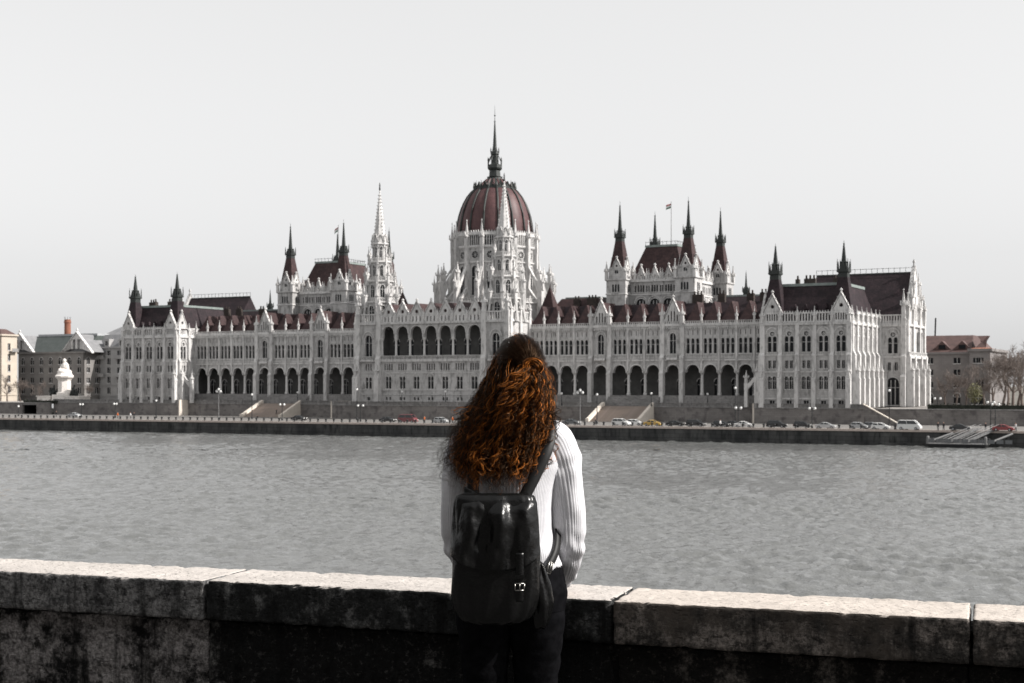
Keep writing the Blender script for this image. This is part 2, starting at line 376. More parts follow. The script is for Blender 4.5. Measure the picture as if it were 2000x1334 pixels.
    for a in (99.9, 117.7): spire(PB, m*a, 3.2, 23.6, 5.4, 2.3, 9.6, 3.6, 5.6, 'spire', 'roof_dark')
    for dx, n in ((104,1),(107.5,3),(113.5,1),(116,3)): chimneys(PB, m*dx, 9+R.uniform(-1,3), 32, n)
    mb = MB(); mb.box(xa+.55,xb-.55,.6,31,0,21.6); mb.build('core', 'stone_shaded', PB)
pavilion(1); pavilion(-1)

# ---------- river wings
ARCS = [94.75, 89.85, 84.9, 79.95, 75.0, 63.4, 58.45, 53.5, 42.0, 37.1, 32.3, 27.9]; GAB = [69.2, 47.75]
WP = 9.2
colm = MB(); colm.prof(0,0,[(.62,0),(.62,.5),(.5,.6),(.42,.8),(.38,5.6),(.36,5.7),(.5,5.8),(.66,6.5),(.7,6.7)],10); COLM = colm.mesh('column', 'trim', True)
dorm = MB(); dorm.add([(-2.35,0,0),(2.35,0,0),(0,2.6,5.7),(-2.35,9,0),(2.35,9,0),(0,9,5.7)], [(0,1,2),(1,4,5,2),(3,0,2,5)]); DORM = dorm.mesh('dormer_roof', 'roof')
def wing(m):
    fr = front(WP); xa, xb = sorted((m*25.3, m*97.2))
    holes = []; up = []; wins = []; tr = MB()
    for b in ARCS:
        a = m*b; holes.append([(a-1.85,9.3),(a+1.85,9.3)]+arch(a,7,3.7,4.25,12,.12)[2:])
        ring(tr, fr, arch(a,7,3.7,4.25,12,.12)[2:], .35, -.16, .05)
        for k in (-1.38, 0, 1.38):
            up.append(arch(a+k,14.3,.85,4.1)); wins.append((a+k,14.3,'arch',.85,4.1,0,True))
            up.append(rect(a+k,19.3,.22,1.3))
        balus(tr, fr, a-2.0, a+2.0, 13.1, 14.1, -.22, 0, .45, .18)
    for b in GAB:
        a = m*b; holes.append([(a-1.75,9.3),(a+1.75,9.3)]+arch(a,7,3.5,4.25,12,.12)[2:])
        ring(tr, fr, arch(a,7,3.5,4.25,12,.12)[2:], .4, -.2, .05)
        up.append(arch(a,14.3,1.8,5.6,12)); wins.append((a,14.3,'arch',1.8,5.6,1,True))
        ring(tr, fr, arch(a,14.2,2.7,6.4,12)[2:], .25, -.2, .02); balus(tr, fr, a-1.6, a+1.6, 13.0, 14.2, -1.0, -.75, .45, .18); tr.fb(fr,a-1.6,a+1.6,-1.1,.1,12.6,13.0)
    for z0, z1, d in ((12.3,12.75,.3),(13.0,13.15,.15),(21.3,21.75,.25),(21.75,22.35,.55)): tr.fb(fr,xa,xb,-d,.1,z0,z1)
    n = int((xb-xa)/.62)
    for k in range(n): tr.fb(fr, xa+.62*k, xa+.62*k+.3, -.45, .05, 20.9, 21.35)
    balus(tr, fr, xa, xb, 22.35, 23.1, -.4, -.1, .62, .3)
    # bottom notches of the arches reach the lower edge of the arcade band
    mb = MB(); lo = 9.3
    outer = [(xa,lo)]
    for h in sorted(holes, key=lambda h: min(q[0] for q in h)):
        arc = sorted(h[2:], key=lambda q: q[0]); outer += [(arc[0][0],lo)]+arc+[(arc[-1][0],lo)]
    outer += [(xb,lo),(xb,12.7),(xa,12.7)]
    mb.panel(fr, outer, [], 1.0, True); mb.build('arcade_wall', 'stone', PB)
    mb = MB(); mb.panel(fr, [(xa,12.7),(xb,12.7),(xb,22.3),(xa,22.3)], up, .5); wall = mb.build('wing_wall', 'stone', PB)
    for a, z, k, w_, h_, bb, hd in wins: window(wall, fr, a, z, k, w_, h_, .5, bb, hd)
    mb = MB(); mb.box(xa,xb,WP+.48,WP+.9,12.7,22.2); mb.build('inner_wall', 'stone_shaded', PB)
    tr.build('cornice', 'trim', PB)
    # columns, pilasters, pinnacles, dormer roofs
    allb = sorted(ARCS+GAB)
    for i in range(len(allb)+1):
        c = (allb[i-1]+allb[i])/2 if 0 < i < len(allb) else (allb[0]-2.2 if i == 0 else allb[-1]+2.3)
        g = any(abs(c-q) < 3.4 for q in GAB)
        if g:
            buttress(PB, fr, m*c, 1.15, [(1.6,0,9),(1.2,9,13.2),(.7,13.2,22.6)], [(-.5,22.6,.85,5.2)])
        else:
            inst('column', COLM, PB, (m*c, WP+.5, 2.9))
            mb = MB(); mb.fb(fr,m*c-.28,m*c+.28,-.35,.05,9.6,22.4); mb.build('pilaster', 'trim', PB); pinnacle(PB, m*c, WP-.1, 22.3, .46, 4.4)
    for b in ARCS: inst('dormer_roof', DORM, PB, (m*b, WP+.6, 22.7))
    for b in GAB:
        a = m*b; gable(PB, fr, a, 22.3, 6.2, 6.6, [arch(a+(k-1.5)*.85,22.9,.42,(2.0,3.0,3.0,2.0)[k],6) for k in range(4)])
        mb = MB(); mb.prism([(a-3.1,WP+.6,22.4),(a+3.1,WP+.6,22.4),(a,WP+.6,28.9)], (0,9,0)); mb.build('gable_roof', 'roof', PB)
    # loggia behind the arches
    mb = MB(); mb.box(xa,xb,WP-1.0,WP+6,0,2.9); mb.build('plinth', 'stone_low', PB)
    mb = MB(); lh = []
    for b in ARCS+GAB: lh += [arch(m*b,2.9,1.6,4.6), rect(m*b-1.5,8.2,.5,1.0), rect(m*b+1.5,8.2,.5,1.0)]
    fb = front(WP+5.6); mb.panel(fb, [(xa,2.9),(xb,2.9),(xb,12.6),(xa,12.6)], [h for h in lh if len(h) > 4], .4); lw = mb.build('loggia_wall', 'stone_shaded', PB)
    for b in ARCS+GAB: window(lw, fb, m*b, 2.9, 'arch', 1.6, 4.6, .4, 1, True)
    mb = MB(); mb.box(xa,xb,WP+1.0,WP+6.2,12.3,12.65); mb.build('loggia_ceiling', 'stone_shaded', PB)
    # broad steps up to the loggia behind the three middle bays
    st = MB()
    for k in range(9): st.box(min(m*50.8,m*66.1),max(m*50.8,m*66.1),WP-1.0-.42*(9-k),WP-.99,.32*k,.32*(k+1))
    st.build('loggia_steps', 'stone_low', PB)
    # main roof of the wing
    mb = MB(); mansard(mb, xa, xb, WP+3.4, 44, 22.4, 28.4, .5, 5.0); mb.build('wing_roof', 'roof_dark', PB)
    mb = MB(); mb.box(xa,xb,WP+6.0,60,0,22.3); mb.build('core', 'stone_shaded', PB)
    for b, n in ((92,2),(87.5,2),(80,2),(73,3),(40,3),(34,2)): chimneys(PB, m*b, 20+R.uniform(-2,4), 29.5, n)
wing(1); wing(-1)
# roof turrets and lower hips beside the dome and beside the chambers
for m in (-1, 1):
    mb = MB(); mb.sq(m*25.6, 22, [(2.7,22),(2.7,25.5),(2.9,25.6),(.15,34.5),(.02,36)]); mb.build('turret_roof', 'roof', PB)
    mb = MB(); mansard(mb, min(m*24,m*44), max(m*24,m*44), 20, 40, 25, 31.2, 4, 5); mb.build('side_roof', 'roof', PB)
    mb = MB(); mb.box(min(m*29,m*40), max(m*29,m*40), 25.4, 34, 31.2, 31.6); mb.build('roof_cap', 'cap', PB)
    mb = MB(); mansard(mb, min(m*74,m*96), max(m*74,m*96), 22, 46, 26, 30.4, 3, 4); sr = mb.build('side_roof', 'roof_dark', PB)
    mb = MB(); mb.box(min(m*77.2,m*92.8), max(m*77.2,m*92.8), 26.4, 40, 30.4, 30.9); mb.build('roof_cap', 'cap', PB)
    spire(PB, m*83, 30, 29.6, 2.4, 1.3, 1.6, 1.8, 5.0, 'ridge_turret', 'copper')

# ---------- central block
CP = -3.5; fr = front(CP); CX = [4.8*k for k in range(-3, 4)]
holes = []; wins = []; tr = MB()
for a in CX:
    for k in range(4):
        holes.append(rect(a+(k-1.5)*.78,10.0,.46,1.95)); wins.append((a+(k-1.5)*.78,10.0,'rect',.46,1.95,0,False))
    for s in (-.52, .52): holes.append(arch(a+s,4.7,.86,3.5)); wins.append((a+s,4.7,'arch',.86,3.5,0,False))
    for s in (-.6, .6): holes.append(rect(a+s,1.35,.6,.9)); wins.append((a+s,1.35,'rect',.6,.9,0,False))
    ring(tr, fr, arch(a,4.7,2.2,4.3)[2:], .25, -.14, .02)
for s in (-21.3, 21.3):
    for k in (-.8, 0, .8): holes.append(rect(s+k,10.0,.46,1.95)); wins.append((s+k,10.0,'rect',.46,1.95,0,False))
    for k in (-.6, .6): holes.append(arch(s+k,4.7,.86,3.3)); wins.append((s+k,4.7,'arch',.86,3.3,0,False))
    holes.append(rect(s,1.2,.9,1.0)); wins.append((s,1.2,'rect',.9,1.0,0,False))
    holes.append(arch(s,14.1,2.3,6.3,12)); wins.append((s,14.1,'arch',2.3,6.3,1,True))
    ring(tr, fr, arch(s,14.1,3.4,7.2,12)[2:], .3, -.25, .02); balus(tr, fr, s-2, s+2, 13.0, 14.1, -.9, -.6, .45, .18)
    tr.fb(fr,s-2.2,s+2.2,-1.0,.1,12.6,13.0)
out = [(-25.5,0),(25.5,0),(25.5,23.6),(17.0,23.6),(17.0,13.1),(-17.0,13.1),(-17.0,23.6),(-25.5,23.6)]
mb = MB(); mb.panel(fr, out, holes, .6); wall = mb.build('centre_wall', 'stone', PB)
for a, z, k, w_, h_, b, hd in wins: window(wall, fr, a, z, k, w_, h_, .6, b, hd)
outer = [(-17.0,19.4)]; lo = 19.4
for a in CX:
    arc = sorted(arch(a,17,3.8,5.8,12,.1)[2:], key=lambda q: q[0]); outer += [(arc[0][0],lo)]+arc+[(arc[-1][0],lo)]
    ring(tr, fr, arch(a,17,3.8,5.8,12,.1)[2:], .3, -.15, .05)
outer += [(17.0,lo),(17.0,23.6),(-17.0,23.6)]
mb = MB(); mb.panel(fr, outer, [], .9, True); mb.build('arcade_wall', 'stone', PB)
col2 = MB(); col2.prof(0,0,[(.5,0),(.5,.4),(.34,.6),(.31,4.6),(.3,4.7),(.45,4.8),(.55,5.5),(.55,5.6)],10); COL2 = col2.mesh('column', 'trim', True)
for k in range(8): inst('column', COL2, PB, (-16.8+4.8*k, CP+.45, 13.9))
balus(tr, fr, -17, 17, 13.1, 14.3, -.3, 0, .45, .2)
for z0, z1, d in ((2.9,3.2,.2),(4.2,4.45,.15),(9.2,9.5,.18),(12.5,13.1,.4),(23.4,23.9,.45)): tr.fb(fr,-25.5,25.5,-d,.1,z0,z1)
tr.build('string_course', 'trim', PB)
mb = MB(); mb.box(-17,17,CP+4.6,CP+5.2,13,23.4); mb.box(-17,17,CP+.6,CP+5,12.6,13.1); mb.box(-17,17,CP+.9,CP+5,23.0,23.4); mb.build('loggia_wall', 'stone_shaded', PB)
lw = PB.children[-1]
for a in CX: window(PB, front(CP+4.55), a, 14.2, 'arch', 1.9, 5.2, .05, 1, True)
mb = MB(); mb.box(-25.4,25.4,CP+.62,28,0,12.6); mb.box(-25.4,-17,CP+.62,28,12.6,23.5); mb.box(17,25.4,CP+.62,28,12.6,23.5); mb.box(-17,17,CP+5.2,28,12.6,23.5); mb.build('core', 'stone_shaded', PB)
# row of little gables over the arcade
mb = MB(); ah = []
for a in CX: ah += [rect(a+k,24.1,.4,1.5) for k in (-1.2,0,1.2)]
mb.panel(fr, [(-17.2,23.6),(17.2,23.6),(17.2,25.9),(-17.2,25.9)], ah, .5, True); mb.build('attic_wall', 'trim', PB)
for a in CX:
    gable(PB, fr, a, 25.8, 4.3, 3.7, [circ(a,27.0,.55)], .5, 1.4)
    mb = MB(); mb.prism([(a-2.15,CP+.5,25.8),(a+2.15,CP+.5,25.8),(a,CP+.5,29.4)], (0,7,0)); mb.build('gable_roof', 'roof', PB)
for k in range(8): pinnacle(PB, -16.8+4.8*k, CP-.1, 23.9, .6, 3.8)
mb = MB(); mansard(mb, -17, 17, CP+2, 30, 23.6, 29, 1, 6); mb.build('centre_roof', 'roof', PB)
# corners of the tower bays: piers, buttresses, parapets, sides
for m in (-1, 1):
    for a in (17.6, 24.9):
        buttress(PB, fr, m*a, 1.5, [(1.9,0,8),(1.1,8,13.4),(.6,13.4,26.6)], [(-.1,26.6,1.0,5.5), (-1.5,8.2,.9,3.6)])
    fs = right(25.5) if m > 0 else left(-25.5); sg = m
    a0, a1 = sorted((sg*CP, sg*9.4)); hs_ = []; ws = []
    for a in (sg*.2, sg*5.8):
        hs_ += [arch(a,14.1,2.0,6.0,12), rect(a-.6,10,.6,1.95), rect(a+.6,10,.6,1.95), arch(a,4.5,1.4,3.7)]
        ws += [(a,14.1,'arch',2.0,6.0,1,True),(a-.6,10,'rect',.6,1.95,0,False),(a+.6,10,'rect',.6,1.95,0,False),(a,4.5,'arch',1.4,3.7,1,True)]
    mb = MB(); mb.panel(fs, [(a0,0),(a1,0),(a1,23.6),(a0,23.6)], hs_, .5); sw = mb.build('centre_side_wall', 'stone', PB)
    for a, z, k, w_, h_, b, hd in ws: window(sw, fs, a, z, k, w_, h_, .5, b, hd)
    for a in (CP+.7, 3.0, 8.6): buttress(PB, fs, sg*a, 1.3, [(1.7,0,8),(1.0,8,13.4),(.5,13.4,25)], [(-.1,25,.9,5.0)])
    for f_, b0, b1 in ((fr, min(m*17.2,m*25.6), max(m*17.2,m*25.6)), (fs, a0, a1)):
        mb = MB(); balus(mb, f_, b0, b1, 23.9, 26.6, -.2, .2, .8, .36); mb.fb(f_, b0, b1, -.35, .2, 23.6, 23.95)
        mb.build('balustrade', 'trim', PB); mb = MB(); mb.fb(f_, b0, b1, -.2, .1, 12.6, 13.1); mb.build('string_course', 'trim', PB)

# ---------- twin towers
def octa_stage(mb, x, y, z0, z1, r0, r1=None): mb.prof(x, y, [(r0,z0),(r1 or r0,z1)], 8, PI/8)
for m in (-1, 1):
    tx, ty = m*21.0, 2.0
    mb = MB()
    for z0, z1, r in ((22,30.2,4.6),(30.2,36.4,4.1),(36.4,42.2,3.2),(42.2,47.6,2.25)): octa_stage(mb, tx, ty, z0, z1, r, r*.96)
    tw = mb.build('tower', 'stone', PB)
    for z, r in ((30.2,4.75),(36.4,4.2),(42.2,3.3),(47.6,2.5)):   # one gallery per storey: band and rail
        tr = MB(); tr.prof(tx, ty, [(r,z-.3),(r+.25,z-.1),(r+.25,z+.15),(r,z+.25)], 8, PI/8)
        if z < 47:
            for k in range(8):
                ap = (r+.05)*math.cos(PI/8); fr8 = (tx+ap*math.sin(k*PI/4), ty-ap*math.cos(k*PI/4), k*PI/4); hw = (r+.05)*math.sin(PI/8)
                balus(tr, fr8, -hw, hw, z+.1, z+1.1, -.05, .12, .5, .2)
        tr.build('gallery', 'trim', tw)
    for z0, z1, r, w_ in ((24.6,29.2,4.6,1.5),(31.6,35.4,4.1,1.1),(38.0,41.2,3.2,.8),(43.6,46.8,2.25,.6)):
        for k in range(8):
            ap = r*math.cos(PI/8)*.985+.22; fr8 = (tx+ap*math.sin(k*PI/4), ty-ap*math.cos(k*PI/4), k*PI/4)
            window(tw, fr8, 0, z0, 'point', w_, z1-z0, .2, 1, True)
    for k in range(8):
        t = PI/8+k*PI/4; c, s = math.cos(t), math.sin(t)
        for r, z, pw, ph in ((5.0,28.6,.85,7.4),(4.35,35.2,.65,6.6),(3.35,41.4,.5,5.6),(2.35,46.6,.36,3.8)): pinnacle(tw, tx+r*c, ty+r*s, z, pw, ph, t)
        mb = MB(); mb.tube([(tx+6.1*c,ty+6.1*s,23.6),(tx+5.2*c,ty+5.2*s,29.2)], [.5,.32], 4); mb.build('buttress', 'trim', tw)
    mb = MB(); mb.prof(tx, ty, [(2.3,47.6),(1.9,48.6),(.16,63.0),(.3,63.2),(.1,63.6)], 8, PI/8)
    for k in range(8):                        # crockets up the edges
        t = PI/8+k*PI/4
        for i in range(14):
            f = i/14; r = 1.9*(1-f)+.16*f+.1; z = 48.6+14.4*f; mb.prof(tx+r*math.cos(t), ty+r*math.sin(t), [(.06,z),(.17,z+.22),(.02,z+.4)], 4)
    sp = mb.build('stone_spire', 'trim', tw)
    for k in range(8):
        t = k*PI/4; fr8 = (tx+2.05*math.sin(t), ty-2.05*math.cos(t), t); gable(sp, fr8, 0, 47.6, 1.5, 2.2, [], .25, .5, 'gablet')
    mb = MB(); mb.prof(tx, ty, [(.22,63.6),(.28,64.2),(.18,64.8),(.24,65.2),(.14,65.6),(.05,66)], 6); mb.build('figure_finial', 'dark_iron', tw)

# ---------- dome
DX, DY = 0., 35.; N16 = 16
mb = MB(); mb.prof(DX, DY, [(16.5,22),(16.5,30.6),(12.6,31.2),(12.6,52.2)], N16, PI/16); drum = mb.build('drum', 'stone', PB)
tr = MB()
for z, r in ((30.6,16.6),(43.0,12.7),(47.6,12.7),(51.9,12.7)): tr.prof(DX, DY, [(r,z-.35),(r+.35,z-.1),(r+.35,z+.2),(r,z+.3)], N16, PI/16)
for k in range(16):
    t = k*PI/8; ap = 12.6*math.cos(PI/16); hw = 12.6*math.sin(PI/16)
    f_ = (DX+(ap+.28)*math.sin(t), DY-(ap+.28)*math.cos(t), t)
    for j in range(5): window(drum, f_, (j-2)*.72, 48.2, 'arch', .46, 2.9, .25, 0, False)
    window(drum, f_, 0, 45.3, 'circ', 2.3, 2.3, .25, 0, True)
    window(drum, f_, 0, 33.0, 'point', 2.2, 9.0, .25, 1, True)
    f2 = (DX+(ap+.1)*math.sin(t), DY-(ap+.1)*math.cos(t), t)
    tr.fb(f2,-hw,hw,-.45,.3,47.7,48.1); tr.fb(f2,-hw,hw,-.45,.3,51.3,51.8); crest(tr, f2, -hw, hw, 52.0, .8, .8, -.4, -.1)
    for j in range(6): tr.fb(f2,(j-2.5)*.72-.1,(j-2.5)*.72+.1,-.42,.1,48.1,51.4)
    f3 = (DX+16.5*math.cos(PI/16)*math.sin(t), DY-16.5*math.cos(PI/16)*math.cos(t), t); balus(tr, f3, -3.2, 3.2, 30.8, 31.9, 0, .3, .6, .25)
tr.build('drum_gallery', 'trim', drum)
for k in range(16):
    t = PI/16+k*PI/8; c, s = math.cos(t), math.sin(t)
    mb = MB(); ph = t+PI/2; f_ = (DX+12.75*c, DY+12.75*s, ph)
    mb.fb(f_,-.55,.55,-1.0,.5,31,48.0); mb.fb(f_,-.4,.4,-.8,.5,48,52.2)
    mb.build('drum_pier', 'trim', drum)
    pinnacle(drum, DX+13.3*c, DY+13.3*s, 46.5, 1.05, 9.6, t)
    # flying buttress: outer pier, two raking arches
    mb = MB(); f_ = (DX+18.0*c, DY+18.0*s, ph)
    mb.fb(f_,-.6,.6,-.9,.9,22,37.2); mb.build('flying_pier', 'trim', drum)
    pinnacle(drum, DX+17.6*c, DY+17.6*s, 37.0, 1.0, 6.0, t); pinnacle(drum, DX+18.8*c, DY+18.8*s, 34.5, .8, 5.0, t)
    mb = MB()
    for zi, zo in ((43.4,36.2),(36.5,30.8)):
        pts = [(12.7,zi),(12.7,zi-1.6)]
        for q in range(7):
            f = q/6; r = 12.7+4.6*f; pts.append((r, (zi-1.6)*(1-f)+(zo-3.2)*f+math.sin(f*PI)*1.2*(1 if zi > 40 else .8)))
        pts += [(17.3,zo)]
        w2 = .42; n = len(pts)
        mb.prism([(DX+r*c+s*w2, DY+r*s-c*w2, z) for r, z in pts], (-2*s*w2, 2*c*w2, 0))
    mb.build('flying_buttress', 'trim', drum)
# dome shell: 16 slightly flat gores and as many ribs
prof_ = [(11.9,52.3),(11.75,54),(11.5,56),(11.1,58),(10.5,60),(9.7,62),(8.6,64),(7.3,65.6),(6.2,66.5)]
gore = MB(); NSEG = 4; vs = []; fs = []
for i, (r, z) in enumerate(prof_):
    for j in range(NSEG+1):
        t = -PI/16+PI/8*j/NSEG; rr = r*(.985+.02*math.cos((j/NSEG-.5)*PI)); vs.append((rr*math.sin(t), -rr*math.cos(t), z))
for i in range(len(prof_)-1):
    for j in range(NSEG): q = i*(NSEG+1)+j; fs.append((q, q+1, q+NSEG+2, q+NSEG+1))
gore.add(vs, fs); GORE = gore.mesh('dome_gore', 'dome_tile', True)
rib = MB(); rib.tube([(0,-r-.02,z) for r, z in prof_], .34, 6); RIB = rib.mesh('dome_rib', 'copper', True)
dome = MB(); dome.prof(DX, DY, [(12.4,51.8),(12.4,52.5),(11.6,52.6)], 32); dome = dome.build('dome', 'copper', PB)
for k in range(16):
    inst('gore', GORE, dome, (DX, DY, 0), k*PI/8); inst('rib', RIB, dome, (DX, DY, 0), (k+.5)*PI/8)
    t = (k+.5)*PI/8; c, s = math.sin(t), -math.cos(t)
    mb = MB(); mb.prof(DX+6.5*c, DY+6.5*s, [(.3,66.2),(.3,67.0),(.42,67.1),(.1,68.3),(.02,69)], 6); mb.build('crown_finial', 'copper', dome)
    t = k*PI/8; f_ = (DX+6.3*math.sin(t), DY-6.3*math.cos(t), t); gable(dome, f_, 0, 66.3, 1.7, 1.5, [], .2, .5, 'crown_gablet').data.materials[0] = M['copper']
mb = MB(); mb.prof(DX, DY, [(6.6,66.2),(6.6,66.7),(6.0,66.8),(4.2,68.0),(2.8,69.4),(2.3,70.2),(2.5,70.4)], 16, PI/16); mb.build('neck', 'copper', dome)
mb = MB()
for k in range(16): t = k*PI/8; mb.tube([(DX+5.4*math.sin(t),DY-5.4*math.cos(t),67.2),(DX+3.9*math.sin(t),DY-3.9*math.cos(t),68.3),(DX+2.7*math.sin(t),DY-2.7*math.cos(t),69.6)], [.5,.38,.2], 5)
mb.build('neck_tiles', 'dome_tile', dome)
mb = MB(); mb.prof(DX, DY, [(1.9,70.2),(1.7,72.4),(2.2,72.8),(2.35,73.2),(2.3,74.2),(1.6,74.3),(1.25,74.5),(1.1,77.2),(1.4,77.5),(1.3,78.2),(.85,78.6),(.62,80),(.18,87.5),(.3,87.7),(.1,88),(.06,91),(.02,92.8)], 8)
for k in range(8):
    t = k*PI/4; c, s = math.cos(t), math.sin(t); mb.prof(DX+2.2*c, DY+2.2*s, [(.14,73.8),(.14,75.4),(.22,75.5),(.02,76.6)], 5)
    mb.tube([(DX+2.1*c,DY+2.1*s,75.2),(DX+1.1*c,DY+1.1*s,77.2)], .12, 4); mb.prof(DX+1.35*c, DY+1.35*s, [(.1,78),(.12,78.8),(.02,79.6)], 5)
mb.prof(DX, DY, [(.2,89.4),(.28,89.6),(.2,89.8)], 8)
mb.build('lantern', 'copper', dome)

# ---------- chamber towers
def chamber(m):
    x0, x1, y0, y1 = 49.0, 67.6, 23.0, 48.0
    faces = [((0,y0,0.), sorted((m*x0,m*x1)), 'f'), (right(max(m*x0,m*x1)), [y0,y1], 'r'), (left(min(m*x0,m*x1)), [-y1,-y0], 'l')]
    core = MB(); core.box(min(m*x0,m*x1)+.55,max(m*x0,m*x1)-.55,y0+.55,y1-.5,18,35.6); core.build('core', 'stone_shaded', PB)
    for fr, (a0, a1), nm in faces:
        n = 3 if nm == 'f' else 4; holes = []; wins = []; tr = MB(); g0, g1 = a0+3.0, a1-3.0; sp = (g1-g0)/n
        for k in range(n):
            a = g0+(k+.5)*sp; holes.append(arch(a,25.2,3.0,5.2,12)); wins.append((a,25.2,'arch',3.0,5.2,2,True))
            for j in (-1,0,1): holes.append(arch(a+j*.75,32.3,.5,2.0,6)); wins.append((a+j*.75,32.3,'arch',.5,2.0,0,False))
            for j in (-1,1): holes.append(rect(a+j*sp*.42,32.3,.42,1.8)); wins.append((a+j*sp*.42,32.3,'rect',.42,1.8,0,False))
            ring(tr, fr, arch(a,25.2,3.6,5.8,12)[2:], .3, -.2, .02)
        mb = MB(); mb.panel(fr, [(a0,18),(a1,18),(a1,35.6),(a0,35.6)], [h for i, h in enumerate(holes)], .5); wl = mb.build('chamber_wall', 'stone', PB)
        for a, z, k, w_, h_, b, hd in wins: window(wl, fr, a, z, k, w_, h_, .5, b, hd)
        for z0, z1, d in ((31.4,31.8,.25),(35.2,35.8,.45)): tr.fb(fr,a0,a1,-d,.1,z0,z1)
        balus(tr, fr, a0, a1, 35.8, 36.9, -.2, .1, .6, .28); tr.build('chamber_cornice', 'trim', PB)
        for k in range(n):
            a = g0+(k+.5)*sp; gable(PB, fr, a, 35.8, 2.5, 3.4, [circ(a,36.8,.4)], .4, 1.3)
            for j in (-.42,.42):
                x, y, _ = fp(fr,a+j*sp,-.1,0); pinnacle(PB, x, y, 35.6, .5, 3.4, fr[2])
    rx0, rx1 = min(m*x0,m*x1), max(m*x0,m*x1)
    mb = MB(); mansard(mb, rx0+.9, rx1-.9, y0+.9, y1-.9, 35.4, 45.6, 3.6, 4.2); rf = mb.build('chamber_roof', 'roof', PB)
    mb = MB(); mb.box(rx0+4.3,rx1-4.3,y0+4.9,y1-4.9,45.5,46.1); cp_ = mb.build('roof_cap', 'cap', PB)
    mb = MB()
    for f_, q0, q1 in (((0,y0+5.0,0.),rx0+4.4,rx1-4.4),((0,y1-5.1,0.),rx0+4.4,rx1-4.4),(right(rx1-4.4),y0+5,y1-5)):
        mb.fb(f_,q0,q1,0,.06,46.9,47.0)
        for k in range(int((q1-q0)/1.3)+1): mb.fb(f_,q0+k*1.3,q0+k*1.3+.08,0,.06,46.1,47.2)
    mb.build('roof_railing', 'copper', PB)
    for tx in (47.9, 68.8):
        for ty in (22.2, 48.8):
            x = m*tx; mb = MB(); s = 2.95
            mb.sq(x,ty,[(s,18),(s,35.4),(s+.35,35.7),(s+.35,36.1),(s-.5,36.1),(s-.6,39.4)]); tt = mb.build('turret', 'stone', PB)
            for k in range(4):
                ph = k*PI/2; c, n = math.cos(ph), math.sin(ph); f_ = (x+(s+.28)*n, ty-(s+.28)*c, ph); f2 = (x+(s-.5)*n, ty-(s-.5)*c, ph)
                for j in (-1,0,1): window(tt, f_, j*.85, 32.3, 'arch', .5, 2.2, .25, 0, False)
                window(tt, f2, 0, 36.3, 'arch', 1.0, 2.4, .05, 1, True)
                gable(tt, f2, 0, 39.0, 2.6, 2.6, [circ(0,39.8,.35)], .35, 1.1)
                for sx in (-1, 1): pinnacle(tt, x+sx*(s)*c-(-(s-.1))*n, ty+sx*s*n+(-(s-.1))*c, 35.8, .75, 5.4, ph)
            for z in (31.5, 25.0): tr = MB(); tr.sq(x,ty,[(s+.05,z),(s+.2,z+.05),(s+.2,z+.35),(s+.05,z+.45)]); tr.build('turret_band', 'trim', tt)
            spire(PB, x, ty, 38.6, 4.5, 2.0, 8.6, 2.8, 8.6)
chamber(1); chamber(-1)

